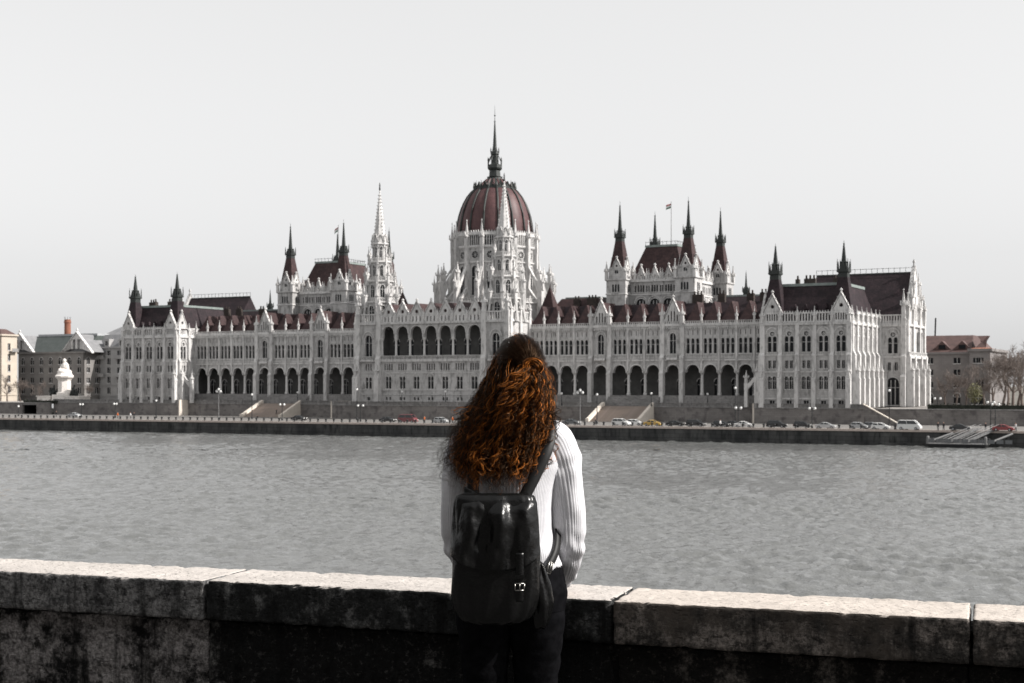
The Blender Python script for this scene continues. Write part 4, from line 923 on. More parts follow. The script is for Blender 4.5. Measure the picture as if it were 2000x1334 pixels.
for s, x0 in ((0,-2.8),(1,.8)):
    g = thing('gangway', ('left' if s == 0 else 'right')+' one of two parallel grey gangways rising from the pontoon to the quay', 'gangway', px_+x0, pp, 0, group='gangways')
    e = MB(); e.prism([(0,-1.2,.95),(1.1,-1.2,.95),(6.6,5.6,QZ+.4),(5.5,5.6,QZ+.4)], (0,0,.14)); e.build('deck', 'grey_metal', g)
    for dx in (0., 1.1):
        e = MB(); e.tube([(dx,-1.2,1.9),(dx+5.5,5.6,QZ+1.4)], .06, 5); e.tube([(dx,-1.2,1.45),(dx+5.5,5.6,QZ+.95)], .04, 5)
        for k in range(10): f = k/9; e.tube([(dx+5.5*f,-1.2+6.8*f,.95+(QZ-.55)*f),(dx+5.5*f,-1.2+6.8*f,1.95+(QZ-.55)*f)], .04, 4)
        e.build('handrail', 'grey_metal', g)
for nm, xa_, xb_, lab in (('l',-6.2,-1.5,'pale mooring boom leaning over the pontoon\'s left half'),('r',hl_+.2,hl_+4.5,'pale mooring boom leaning right of the pontoon')):
    e = MB(); e.tube([(px_+xa_,pp-1.4,1.0),(px_+xb_,pp+2.5,3.0)], .22, 8); o = e.build('mooring_boom', 'grey_metal'); o.matrix_world = RIV; tag(o, lab, 'boom')

# ================================================================ neighbouring buildings
mat('plaster_dark', (.17,.16,.155), (.23,.22,.21), .9, .2); mat('plaster_grey', (.27,.265,.265), (.35,.345,.34), .9, .25); mat('plaster_ochre', (.40,.355,.30), (.48,.425,.36), .9, .25)
mat('slate', (.045,.055,.052), (.07,.08,.077), .5, .6, courses=(.6,.4,.1)); mat('slate_pale', (.15,.152,.158), (.20,.20,.205), .6, .6); mat('brick', (.22,.09,.06), (.29,.13,.085), .9, .8, courses=(.5,.2,.15)); mat('zinc', (.3,.31,.32), (.38,.39,.4), .5, .6)
mat('white_monument', (.72,.68,.64), (.8,.76,.72), .75, .4, c3=(.6,.56,.52)); mat('bronze', (.015,.017,.016), (.03,.034,.032), .5, 1.); mat('wood_scaf', (.3,.2,.12), rough=.9)
mat('stone_brown', (.18,.168,.165), (.235,.22,.215), .9, .2, courses=(1.4,.6,.1)); mat('roof_red', (.075,.048,.045), (.11,.068,.062), .7, .6, courses=(.6,.4,.12)); mat('roof_orange', (.30,.12,.07), (.36,.16,.10), .7, .6)
def house(name, label, p, x0, x1, depth, zb, zt, rows, wallm, ww, step, sidew=True, off=1.6):
    t = thing(name, label, 'building', 0, 0, 0)
    def wall(fr, a0, a1, nm='wall'):
        n = max(1, int((a1-a0-1)/step)); hs_ = []; ws = []
        for (z, h, kind) in rows:
            for k in range(n):
                a = a0+(a1-a0)*(k+.5)/n; sh = arch(a,z,ww,h) if kind == 'arch' else rect(a,z,ww,h); hs_.append(sh); ws.append((a,z,kind,ww,h))
        mb = MB(); mb.panel(fr, [(a0,zb),(a1,zb),(a1,zt),(a0,zt)], hs_, .35); wl = mb.build(nm, wallm, t)
        for a, z, kind, w_, h_ in ws: window(wl, fr, a, z, kind, w_, h_, .35, 1, True)
        mb = MB(); mb.fb(fr,a0-.3,a1+.3,-.6,.2,zt-.1,zt+.5); mb.build('cornice', wallm, t)
        for q in rows[:2]: mb = MB(); mb.fb(fr,a0,a1,-.25,.1,q[0]-1.0,q[0]-.7); mb.build('string_course', wallm, t)
    wall((0,p,0.), x0, x1); 
    if sidew: wall((x1,0,PI/2), p, p+depth, 'side_wall')
    mb = MB(); mb.box(x0,x1-.4,p+.36,p+depth,zb,zt); mb.build('core', 'stone_shaded', t)
    return t
# green-roofed block at the left
p = 38.0; x0, x1 = X(36,p), X(164,p); zt = Hz(690,100,p)
hrow = lambda y0, y1, px, p: (Hz(y1,px,p), Hz(y0,px,p)-Hz(y1,px,p))
rows = [hrow(757,769,100,p)+('rect',), hrow(738,748,100,p)+('rect',), hrow(718,728,100,p)+('rect',), hrow(698,712,100,p)+('arch',)]
g = house('office_building', 'grey-brown building with dark green slate roof behind the white monument', p, x0, x1, 40, TER-.5, zt, rows, 'plaster_dark', 1.7, 4.2)
zr = Hz(654,100,p+9)
mb = MB(); mansard(mb, x0+1, x1-1, p+.6, p+39, zt+.4, Hz(657,100,p+8), .6, 8); mb.build('roof', 'slate', g)
mb = MB(); mb.box(x0+1.6,x1-1.6,p+8.5,p+31,Hz(657,100,p+8),Hz(657,100,p+8)+.8); mb.build('roof_cap', 'zinc', g)
xg = X(150,p); zg = Hz(651,152,p)
for xq in (xg, X(38,p)):
    gable(g, (0,p-.3,0.), xq, zt, 15, zg-zt, [rect(xq+k*2.2,zt+1.5,.9,3.5) for k in (-1,0,1)], 1.0, 2.0, 'gable'); mb = MB(); mb.prism([(xq-7,p+.7,zt+.3),(xq+7,p+.7,zt+.3),(xq,p+.7,zg-.3)], (0,16,0)); mb.build('gable_roof', 'slate_pale', g)
# ochre sunlit block at the far left
p = 20.0; xr = X(2,p)
g = house('apartment_building', 'sunlit ochre apartment building at the left edge of the picture', p, xr-30, xr, 7.6, TER-.5, Hz(655,2,p), [hrow(y+9,y+22,10,p)+('rect',) for y in (745,724,703,682,661)], 'plaster_ochre', 1.3, 3.6)
zz = Hz(655,2,p); mb = MB(); mansard(mb, xr-30, xr, p, p+7.6, zz+.4, zz+2.5, 3, 2.5); mb.build('roof', 'roof_red', g)
for k in range(1):
    mb = MB(); mb.box(xr+.05,xr+1.5,p+4+k*7.5,p+7+k*7.5,zz-6-((k*5)%9),zz-5.7-((k*5)%9)); mb.box(xr+1.4,xr+1.5,p+4+k*7.5,p+7+k*7.5,zz-5.7-((k*5)%9),zz-4.7-((k*5)%9)); mb.build('balcony', 'stone_low', g)
# grey block between it and the parliament
p = 46.0; x0, x1 = X(164,p), X(262,p); zt = Hz(680,200,p)
rows = [hrow(757,769,200,p)+('rect',), hrow(736,748,200,p)+('rect',), hrow(718,729,200,p)+('rect',), hrow(700,712,200,p)+('rect',), hrow(685,694,200,p)+('rect',)]
g = house('town_house', 'pale grey town house with mansard roof left of the parliament', p, x0, x1, 40, TER-.5, zt, rows, 'plaster_grey', 1.6, 4.0)
mb = MB(); mansard(mb, x0, x1, p+.4, p+39, zt+.3, Hz(654,200,p+4), 1.5, 4); mb.build('roof', 'slate_pale', g)
mb = MB(); mansard(mb, X(200,p+6), x1+6, p+6, p+39, Hz(655,200,p+6), Hz(638,230,p+10), 4, 6); mb.build('upper_roof', 'slate_pale', g)
for k in range(3):
    xx = x0+4+k*7.2; mb = MB(); mb.box(xx-1.2,xx+1.2,p+.2,p+4,zt+.4,zt+3.4); d_ = mb.build('dormer', 'plaster_grey', g); window(d_, (0,p+.2,0.), xx, zt+.9, 'arch', 1.3, 2.0, .0, 1, True)
for k in (0.35, .72):
    xx = x0+(x1-x0)*k
    for z in (Hz(735,200,p), Hz(700,200,p)): mb = MB(); mb.box(xx-2.2,xx+2.2,p-1.2,p,z-.3,z); mb.box(xx-2.2,xx+2.2,p-1.25,p-1.1,z-.1,z+1.1); mb.build('balcony', 'plaster_grey', g)
# brick chimney behind
p = 110; t = thing('factory_chimney', 'round red-brick factory chimney above the green-roofed building', 'chimney', X(132,p), p, TER-1)
zc = Hz(624,132,p)-TER+1; mb = MB(); mb.prof(0,0,[(1.8,0),(1.35,zc-1.6),(1.55,zc-1.5),(1.55,zc-.9),(1.4,zc-.8),(1.4,zc)],16); mb.build('shaft', 'brick', t)
mb = MB()
for k in range(8): mb.prof(1.3*math.cos(k*PI/4),1.3*math.sin(k*PI/4),[(.07,zc),(.05,zc+1.2)],5)
mb.build('antenna', 'dark_iron', t)
# red-roofed government building at the right
p = 78.0; x0, x1 = X(1790,p), X(1896,p); zt = Hz(691,1850,p)
rows = [hrow(768,788,1850,p)+('arch',), hrow(746,757,1850,p)+('rect',), hrow(722,733,1850,p)+('rect',), hrow(699,710,1850,p)+('rect',)]
g = house('ministry_building', 'brown-grey stone building with red tiled roof right of the parliament', p, x0, x1, 30, TER-.5, zt, rows, 'stone_brown', 1.9, 5.6, False)
mb = MB(); mansard(mb, x0, x1, p+.6, p+30, zt+.4, Hz(655,1850,p+8), 1, 9); rf = mb.build('roof', 'roof_red', g)
for k in (.45, .82):
    xx = x0+(x1-x0)*k; zq = Hz(672,1850,p+3); mb = MB(); mb.prism([(xx-2.6,p+2.0,zq-1.6),(xx+2.6,p+2.0,zq-1.6),(xx,p+2.0,zq+.9)], (0,5,0)); mb.build('dormer', 'roof_red', rf); mb = MB(); mb.box(xx-1,xx+1,p+1.9,p+2.2,zq-1.5,zq-.3); mb.build('dormer_window', 'glass', rf)
mb = MB(); mb.tube([(X(1826,p+12),p+12,Hz(655,1826,p+12)-2),(X(1827.5,p+12),p+12,Hz(621,1827,p+12))], .25, 6); mb.build('mast', 'dark_iron', g)
xa2, xb2 = x1, X(1934,p-2)                     # corner pavilion
hs_ = []; ws = []; fr = (0, p-2.0, 0.)
for k in (.3, .55):
    a = xa2+(xb2-xa2)*k
    for z, h, kd in ((Hz(709,1915,p),Hz(699,1915,p)-Hz(709,1915,p),'rect'),(Hz(757,1915,p),Hz(742,1915,p)-Hz(757,1915,p),'rect')): hs_.append(rect(a,z,1.5,h)); ws.append((a,z,kd,1.5,h))
a = xa2+(xb2-xa2)*.42; ah_ = (Hz(770,1915,p)-Hz(789,1915,p)); hs_.append(arch(a,Hz(789,1915,p),4.0,ah_)); ws.append((a,Hz(789,1915,p),'arch',4.0,ah_))
mb = MB(); mb.panel(fr, [(xa2,TER-.5),(xb2,TER-.5),(xb2,zt+1.2),(xa2,zt+1.2)], hs_, .4); wl = mb.build('corner_wall', 'stone_brown', g)
for a, z, kd, w_, h_ in ws: window(wl, fr, a, z, kd, w_, h_, .4, 1, True)
mb = MB(); mb.box(xa2,xb2,p-1.6,p+30,TER-.5,zt+1.1); mb.build('core', 'stone_brown', g)
for zz in (zt+.9, Hz(716,1915,p)): mb = MB(); mb.box(xa2-.5,xb2+.6,p-2.7,p+28,zz-.3,zz+.5); mb.build('cornice', 'stone_brown', g)
for k in (.12,.22,.78,.9):
    xx = xa2+(xb2-xa2)*k; mb = MB(); mb.prof(xx,p-2.5,[(.5,Hz(757,1915,p)),(.42,Hz(720,1915,p)),(.55,Hz(718,1915,p))],10); mb.build('column', 'stone_brown', g)
mb = MB(); mansard(mb, xa2, xb2, p-1.6, p+14, zt+1.4, Hz(679,1915,p), 1.2, 2.0); mb.build('corner_roof', 'roof_orange', g)
mb = MB(); mansard(mb, xa2+1.2, xb2-1.6, p+.2, p+11.8, Hz(679,1915,p), Hz(656,1915,p+5), 3, 4); mb.build('corner_upper_roof', 'roof_red', g)

# ================================================================ monument at the left
p = 6.0; xm = X(126,p); mz = Hz(783,126,p); k_ = Zd(xm,p)/F
t = thing('monument', 'white stone monument with seated figure on tall pedestal and dark bronze groups', 'monument', xm, p, mz); t.scale = (1.22,1.22,1.08)
for xx, w_ in ((X(102,p)-xm, 5.2), (X(146,p)-xm, 5.6)):
    mb = MB(); mb.box(xx-w_/2,xx+w_/2,-2.2,2.2,-.9,1.3); mb.box(xx-w_/2-.2,xx+w_/2+.2,-2.4,2.4,1.3,1.6); mb.build('base_block', 'white_monument', t)
mb = MB(); mb.box(-2.4,2.4,-2.4,2.4,-.9,2.0); mb.prof(0,0,[(2.3,2.0),(2.3,2.6),(1.9,2.8),(1.85,6.4),(2.1,6.9),(2.6,7.4),(2.75,7.9),(2.4,8.2),(2.0,8.9)],8,PI/8); mb.build('pedestal', 'white_monument', t)
mb = MB(); mb.prof(0,0,[(1.9,8.6),(2.0,9.2),(1.7,9.8)],10); mb.tube([(0,.3,9.4),(.05,.35,10.6),(0,.2,11.7),(0,.1,12.2)], [1.15,1.0,.85,.45], 10)
for s in (-1, 1): mb.tube([(s*.5,.2,9.7),(s*.55,-1.3,9.9),(s*.55,-1.4,8.8)], [.5,.42,.34], 8); mb.tube([(s*.8,.2,11.6),(s*1.1,-.2,10.7),(s*.6,-.9,10.3)], [.38,.34,.24], 8)
mb.prof(0,0,[(.3,12.1),(.42,12.4),(.5,12.8),(.42,13.2),(.12,13.45)],10); mb.build('seated_figure', 'white_monument', t, True)
for s, dx in ((-1, -3.6), (1, 3.9)):
    mb = MB(); R2 = random.Random(5+s)
    for k in range(3):
        x = dx+(k-1)*.9; h = (2.6,3.4,2.2)[k]
        mb.tube([(x,-.4,1.6),(x+R2.uniform(-.2,.2),-.3,1.6+h*.45),(x+R2.uniform(-.3,.3),-.2,1.6+h*.8)], [.55,.48,.3], 8); mb.prof(x+R2.uniform(-.2,.2),-.3,[(.1,1.6+h*.8),(.24,1.6+h*.88),(.2,1.6+h),(.05,1.6+h*1.06)],8)
        mb.tube([(x,-.4,1.6+h*.7),(x+s*.8,-.9,1.6+h*.55)], [.2,.12], 6)
    mb.build('bronze_group', 'bronze', t, True)
# dark hedges along the upper walls
def hedge(x0, x1, p, z, h, lab, sd):
    r = random.Random(sd); mb = MB(); n = int((x1-x0)/.35)
    for k in range(n*3):
        x = r.uniform(x0,x1); y = p+r.uniform(-.5,.5); zz = z+h*r.random()**.7; s = r.uniform(.14,.32); ph = r.uniform(0,PI)
        d = Vector((math.cos(ph),math.sin(ph),r.uniform(-.5,.5))); e = Vector((-d.y,d.x,r.uniform(-.8,.8)))
        q = Vector((x,y,zz)); mb.add([q-d*s,q+e*s,q+d*s,q-e*s], [(0,1,2,3)])
    mb.box(x0,x1,p-.35,p+.35,z-.2,z+h*.72); o = mb.build('hedge', 'hedge'); o.matrix_world = RIV; o['kind'] = 'stuff'; tag(o, lab, 'hedge')
hedge(X(1812,4), 230, 4.0, TER-.2, 1.5, 'long dark hedge along the street right of the parliament', 1)
hedge(X(48,-1), -148, -1.2, TER-.25, 1.0, 'low dark hedge in front of the white monument', 2)

# ================================================================ bare trees
mat('bark', (.10,.08,.07), (.16,.13,.115), .95, 2.); mat('twig', (.12,.10,.09), (.175,.145,.13), .95, 1.5); mat('spring_leaf', (.17,.17,.09), (.22,.21,.12), .9, 2.)
def tree_mesh(seed, h, spread, depth=5, leafy=False):
    r = random.Random(seed); tr = MB(); tw_ = MB()
    def grow(q, d, ln, rad, lev):
        pts = [q]; rr = [rad]; dd = d.copy()
        for k in range(3):
            dd = (dd+Vector((r.uniform(-.22,.22),r.uniform(-.22,.22),r.uniform(-.05,.16)))).normalized(); pts.append(pts[-1]+dd*ln/3); rr.append(rad*(1-.13*(k+1)))
        (tr if lev < 3 else tw_).tube(pts, rr, 6 if lev < 2 else 3, False)
        if lev >= depth: return
        n = 3 if lev == 0 else r.choice((3,3,4))
        for k in range(n):
            f = r.uniform(.45,1) if k else 1.; i = min(3, int(f*3)); a = r.uniform(0,2*PI); tilt = r.uniform(.35,.95)*spread
            u = dd.cross(Vector((math.cos(a),math.sin(a),.3))).normalized(); nd = (dd*math.cos(tilt)+u*math.sin(tilt)).normalized()
            grow(pts[i], nd, ln*r.uniform(.6,.82), max(rr[i]*r.uniform(.5,.68), .018), lev+1)
    grow(Vector((0,0,0)), Vector((0,0,1)), h*.3, h*.022, 0)
    if leafy:
        for k in range(900):
            v = Vector((r.gauss(0,1),r.gauss(0,1),r.gauss(0,.9))); v = v.normalized()*(r.random()**.5); q = Vector((v.x*h*.28,v.y*h*.28,h*.55+v.z*h*.4)); a = r.uniform(0,PI); s = .16
            d = Vector((math.cos(a),math.sin(a),r.uniform(-.6,.6)))*s; e = Vector((-d.y,d.x,s*r.uniform(-1,1))); tw_.add([q-d,q+e,q+d,q-e], [(0,1,2,3)])
    return tr.mesh('trunk','bark',True), tw_.mesh('crown','spring_leaf' if leafy else 'twig')
TMS = [tree_mesh(s, 12, .9, 6) for s in (11, 23, 37)]; TL = tree_mesh(5, 7, .9, 4, True)
for px, p, h, k, lab in ((1846,30,13,0,'bare tree in front of the red-roofed building, nearest the parliament'),(1868,26,12,1,'bare tree in the middle before the red-roofed building'),(1888,34,13,2,'taller bare tree before the red-roofed building\'s right half'),
    (1958,24,19,1,'large bare tree right of the red-roofed building'),(1978,34,20,0,'bare brownish tree second from the right edge'),(1996,22,19,2,'bare tree at the right edge of the picture'),(2030,30,20,1,'bare tree reaching in from beyond the right edge'),(1942,44,17,2,'bare tree beside the corner roof of the red-roofed building'),
    (1968,60,19,2,'bare tree standing behind the other trees at the right'),(1988,70,20,1,'tall bare tree farthest back at the right edge'),(1922,30,12,0,'slim bare tree before the corner pavilion of the red-roofed building'),
    (14,8,13,0,'bare tree at the left edge before the ochre building'),(40,12,11,1,'bare tree between the ochre building and the monument'),(78,14,9,2,'small bare tree left of the monument'),(172,16,8,1,'small bare tree right of the monument')):
    t = thing('bare_tree', lab, 'tree', X(px,p), p, TER-.3, rz=R.uniform(0,6), group='bare trees on the far bank'); s = h/12
    o = inst('trunk', TMS[k][0], t, sc=(s,s,s)); inst('crown', TMS[k][1], t, sc=(s,s,s))
t = thing('young_tree', 'small yellow-green tree in fresh leaf before the red-roofed building', 'tree', X(1904,20), 20, TER-.2); inst('trunk', TL[0], t); inst('crown', TL[1], t)

# flags on the chamber roofs
mat('flag_cloth', (.3,.09,.09), rough=.8); mat('flag_white', (.75,.75,.75), rough=.8); mat('flag_green', (.09,.16,.11), rough=.8)
for px, ytip, p, lab, dark in ((1311,395,36,'thin flagpole with small red, white and green flag on the right chamber roof',0),(661,440,36,'flagpole with small flag on the left chamber roof',1)):
    x = X(px,p); z1 = Hz(ytip,px,p); t = thing('flagpole', lab, 'flagpole', x, p, TER+45.5); h = z1-TER-45.5
    mb = MB(); mb.prof(0,0,[(.12,0),(.07,h),(.14,h+.1),(.02,h+.2)],6); mb.build('pole', 'grey_metal', t)
    mb = MB()
    for j in range(3):
        mb.mi = j
        for k in range(6):
            f0, f1 = k/6, (k+1)/6
            q = lambda f, v: (-.1-1.6*f, .25*math.sin(f*7), h-.3-v-f*(.55+.9*dark))
            mb.add([q(f0,.45*j),q(f1,.45*j),q(f1,.45*(j+1)),q(f0,.45*(j+1))], [(0,1,2,3)])
    mb.build('flag', ['flag_cloth','flag_white','flag_green'], t)
# ================================================================ near bank: pavement, parapet wall
import numpy as np
GZ = CAMZ-1.5                                    # pavement the woman and the camera stand on
PHI = math.atan(F/8400.0); WZ = 5.12
NW = Matrix.Translation((0, WZ, GZ)) @ Matrix.Rotation(-PHI, 4, 'Z')
mat('pavement', (.05,.05,.05), (.085,.083,.08), .9, 2., bump=.3, bscale=30, bdist=.01)
def nsheet(name, m, pts, z):
    mb = MB(); mb.add([NW @ Vector((x,y,z)) for x, y in pts], [(0,1,2,3)]); return struct(mb.build(name, m))
nsheet('pavement', 'pavement', [(-60,-14),(60,-14),(60,.3),(-60,.3)], 0)
nsheet('lower_embankment_road', 'road', [(-80,1.2),(80,1.2),(80,18),(-80,18)], -8.2)
ew = thing('embankment_wall', 'tall stone embankment wall carrying the near promenade above the river', 'wall', 0, WZ, GZ, rz=-PHI, riv=False)
mb = MB(); mb.box(-60,60,.1,1.3,-12.6,-.02); mb.build('wall_face', 'terrace_wall', ew)
qe = thing('near_quay_wall', 'low stone quay edge on the near side of the river', 'wall', 0, WZ, GZ, rz=-PHI, riv=False)
mb = MB(); mb.box(-80,80,17.5,18.6,-13,-7.9); mb.build('wall_face', 'quay', qe)

def weathered(name, pale, crust, crust2, blot=.5, pale_front=None, scale=6., brown=None):
    """travertine: washed pale top, sooty crust with blotches on the upright faces, pits"""
    m = bpy.data.materials.new(name); m.use_nodes = True; M[name] = m
    N = m.node_tree.nodes; L = m.node_tree.links; b = N['Principled BSDF']; b.inputs['Roughness'].default_value = .9; b.inputs['Specular IOR Level'].default_value = .2
    tc = N.new('ShaderNodeTexCoord'); g = N.new('ShaderNodeNewGeometry')
    def noise_(sc, det, st=(1,1,1), rough=.65):
        mp = N.new('ShaderNodeMapping'); mp.inputs['Scale'].default_value = st; L.new(tc.outputs['Object'], mp.inputs['Vector'])
        n = N.new('ShaderNodeTexNoise'); n.inputs['Scale'].default_value = sc; n.inputs['Detail'].default_value = det; n.inputs['Roughness'].default_value = rough; L.new(mp.outputs[0], n.inputs['Vector']); return n.outputs['Fac']
    def ramp(v, p0, p1, c0=(0,0,0), c1=(1,1,1)):
        r = N.new('ShaderNodeValToRGB'); e = r.color_ramp.elements; e[0].position = p0; e[1].position = p1; e[0].color = (*c0,1); e[1].color = (*c1,1); L.new(v, r.inputs['Fac']); return r.outputs['Color']
    def mix(f, a, c, mode='MIX'):
        x = N.new('ShaderNodeMix'); x.data_type = 'RGBA'; x.blend_type = mode
        if isinstance(f, float): x.inputs['Factor'].default_value = f
        else: L.new(f, x.inputs['Factor'])
        for s, v in (('A',a),('B',c)):
            if isinstance(v, tuple): x.inputs[s].default_value = (*v,1)
            else: L.new(v, x.inputs[s])
        return x.outputs['Result']
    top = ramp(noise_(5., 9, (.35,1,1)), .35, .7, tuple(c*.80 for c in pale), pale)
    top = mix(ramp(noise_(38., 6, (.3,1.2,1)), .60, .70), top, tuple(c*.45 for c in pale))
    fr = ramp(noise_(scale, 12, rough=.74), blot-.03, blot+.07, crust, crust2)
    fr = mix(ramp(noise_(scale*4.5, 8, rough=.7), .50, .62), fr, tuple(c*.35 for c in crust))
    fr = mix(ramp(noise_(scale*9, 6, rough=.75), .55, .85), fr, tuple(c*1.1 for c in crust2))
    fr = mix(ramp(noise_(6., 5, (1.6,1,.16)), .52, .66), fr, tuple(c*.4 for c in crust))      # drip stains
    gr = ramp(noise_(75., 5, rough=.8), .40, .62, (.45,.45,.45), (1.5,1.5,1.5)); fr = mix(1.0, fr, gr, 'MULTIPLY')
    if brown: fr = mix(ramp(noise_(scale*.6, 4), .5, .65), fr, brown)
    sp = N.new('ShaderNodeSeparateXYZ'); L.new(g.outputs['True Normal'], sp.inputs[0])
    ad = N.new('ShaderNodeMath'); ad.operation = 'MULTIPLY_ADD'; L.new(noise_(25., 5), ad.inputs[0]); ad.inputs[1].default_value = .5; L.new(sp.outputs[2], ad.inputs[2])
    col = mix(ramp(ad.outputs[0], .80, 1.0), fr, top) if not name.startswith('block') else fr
    L.new(col, b.inputs['Base Color'])
    b1 = N.new('ShaderNodeBump'); b1.inputs['Strength'].default_value = .8; b1.inputs['Distance'].default_value = .010; L.new(noise_(45., 8, (.6,1,1), .7), b1.inputs['Height'])
    vo = N.new('ShaderNodeTexVoronoi'); vo.inputs['Scale'].default_value = 60.; mpv = N.new('ShaderNodeMapping'); mpv.inputs['Scale'].default_value = (.45,1,1); L.new(tc.outputs['Object'], mpv.inputs['Vector']); L.new(mpv.outputs[0], vo.inputs['Vector'])
    b2 = N.new('ShaderNodeBump'); b2.inputs['Strength'].default_value = .7; b2.inputs['Distance'].default_value = .008; L.new(ramp(vo.outputs['Distance'], .10, .28), b2.inputs['Height']); L.new(b1.outputs[0], b2.inputs['Normal'])
    L.new(b2.outputs[0], b.inputs['Normal'])
PALE = (.50,.465,.435)
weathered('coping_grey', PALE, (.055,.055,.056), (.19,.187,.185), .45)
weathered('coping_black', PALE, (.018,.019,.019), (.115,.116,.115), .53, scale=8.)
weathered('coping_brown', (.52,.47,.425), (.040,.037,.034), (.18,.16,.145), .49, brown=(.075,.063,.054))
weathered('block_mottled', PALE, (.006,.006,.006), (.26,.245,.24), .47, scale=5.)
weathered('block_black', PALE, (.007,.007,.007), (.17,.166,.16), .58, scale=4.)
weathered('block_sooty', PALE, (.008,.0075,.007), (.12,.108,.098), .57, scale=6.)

def rough_stone(name, m, parent, a0, a1, y0, y1, z0, z1, res=.013, rnd=.007, chip=.012, amp=.0045, seed=0, faces='ftbned'):
    """box grid whose edges are rounded and chipped and whose faces are pitted"""
    vs = {}; V = []; Fc = []
    na, ny, nz = [max(2, int((q1-q0)/res)) for q0, q1 in ((a0,a1),(y0,y1),(z0,z1))]
    def vid(i, j, k):
        if (i,j,k) not in vs: vs[i,j,k] = len(V); V.append((a0+(a1-a0)*i/na, y0+(y1-y0)*j/ny, z0+(z1-z0)*k/nz))
        return vs[i,j,k]
    for i in range(na):
        for k in range(nz):
            for j in ((0,) if 'b' not in faces else (0,ny)): Fc.append((vid(i,j,k),vid(i+1,j,k),vid(i+1,j,k+1),vid(i,j,k+1)))
        for j in range(ny):
            for k in ((nz,) if 'd' not in faces else (0,nz)): Fc.append((vid(i,j,k),vid(i+1,j,k),vid(i+1,j+1,k),vid(i,j+1,k)))
    for j in range(ny):
        for k in range(nz):
            for i in (0,na): Fc.append((vid(i,j,k),vid(i,j+1,k),vid(i,j+1,k+1),vid(i,j,k+1)))
    out = []; s3 = Vector((seed*7.3, seed*3.1, seed*5.7))
    for x, y, z in V:
        q = Vector((x,y,z)); n1 = noise.noise(q*19+s3); n2 = noise.fractal(q*28+s3, .8, 2.1, 4)
        ch = max(0., noise.fractal(q*15+s3*2, .8, 2.0, 4)-.10)
        r = rnd+chip*min(.9, ch*2.8)+.002*(n1+1)
        c = Vector((min(max(x,a0+r),a1-r), min(max(y,y0+r),y1-r), min(max(z,z0+r),z1-r))); d = q-c
        if d.length > 1e-6:
            nn = d.normalized(); p_ = c+nn*min(r, d.length) if d.length > r else q
            n_ = nn
        else: p_ = q; n_ = Vector((0,-1,0))
        out.append(p_-n_*(amp*(.5+.5*n1)+amp*.6*n2+amp*2.2*max(0,ch-.25)))
    me = bpy.data.meshes.new(name); me.from_pydata(out, [], Fc); me.materials.append(M[m])
    bm = bmesh.new(); bm.from_mesh(me); bmesh.ops.recalc_face_normals(bm, faces=bm.faces); bm.to_mesh(me); bm.free()
    me.polygons.foreach_set('use_smooth', [True]*len(me.polygons))
    return inst(name, me, parent)
pw = thing('parapet_wall', 'weathered stone parapet wall with pale sunlit coping across the foreground', 'wall', 0, WZ, GZ, rz=-PHI, riv=False)
CT0, CT1 = .586, .741
J = [-5.6,-4.3,-2.95,-1.259,.370,1.574,2.85,4.2,5.6]
CMAT = ['coping_grey','coping_black','coping_grey','coping_black','coping_brown','coping_brown','coping_grey','coping_black']
BMAT = ['block_black','block_mottled','block_mottled','block_black','block_sooty','block_sooty','block_black','block_mottled']
for i in range(8):
    a, c = J[i], J[i+1]; near = -3 < (a+c)/2 < 2.9; dz = R.uniform(-.004,.004); dy = R.uniform(-.006,.006)
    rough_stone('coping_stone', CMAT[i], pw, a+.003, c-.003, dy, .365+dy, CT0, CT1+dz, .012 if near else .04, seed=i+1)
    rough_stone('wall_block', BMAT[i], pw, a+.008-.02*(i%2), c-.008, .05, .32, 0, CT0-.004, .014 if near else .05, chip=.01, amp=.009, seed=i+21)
mb = MB(); mb.box(-5.6,5.6,.07,.3,0.,CT0+.1); mb.build('mortar_core', 'block_black', pw)

# ================================================================ the woman
PX, PY = .003, 4.88
person = thing('person', 'person seen from behind in white ribbed sweater and black trousers at the parapet', 'person', PX, PY, GZ, riv=False)
mat('trouser', (.004,.004,.0045), (.008,.008,.009), .95, 30, bump=.4, bscale=90, bdist=.002, spec=.0)
mat('shoe', (.01,.01,.01), rough=.5); mat('eye', (.6,.6,.6), rough=.2)
km = mat('knit', (.56,.56,.585), (.63,.63,.65), .95, 60, spec=.1, bump=.5, bscale=420, bdist=.0015)
ARM_R = [(.085,.0,1.335),(.13,.0,1.298),(.160,.0,1.24),(.178,.004,1.15),(.189,.012,1.06),(.193,.035,.975),(.190,.095,.905),(.182,.165,.848),(.174,.228,.802)]
ARM_L = [(-.085,.0,1.335),(-.13,.0,1.298),(-.162,.0,1.24),(-.182,.004,1.15),(-.192,.012,1.06),(-.188,.04,.975),(-.168,.10,.905),(-.142,.168,.848),(-.118,.230,.802)]
SL_R = [.062,.078,.070,.060,.054,.054,.051,.046,.036]
def catmull(pts, n):
    P_ = [Vector(q) for q in pts]; P_ = [P_[0]*2-P_[1]]+P_+[P_[-1]*2-P_[-2]]; out = []
    for i in range(1, len(P_)-2):
        for k in range(n):
            t = k/n; a, b_, c, d = P_[i-1:i+3]
            out.append(.5*((2*b_)+(c-a)*t+(2*a-5*b_+4*c-d)*t*t+(3*b_-a-3*c+d)*t**3))
    out.append(P_[-2]); return out
def interp(v, n): return [q.x for q in catmull([(a,0,0) for a in v], n)]
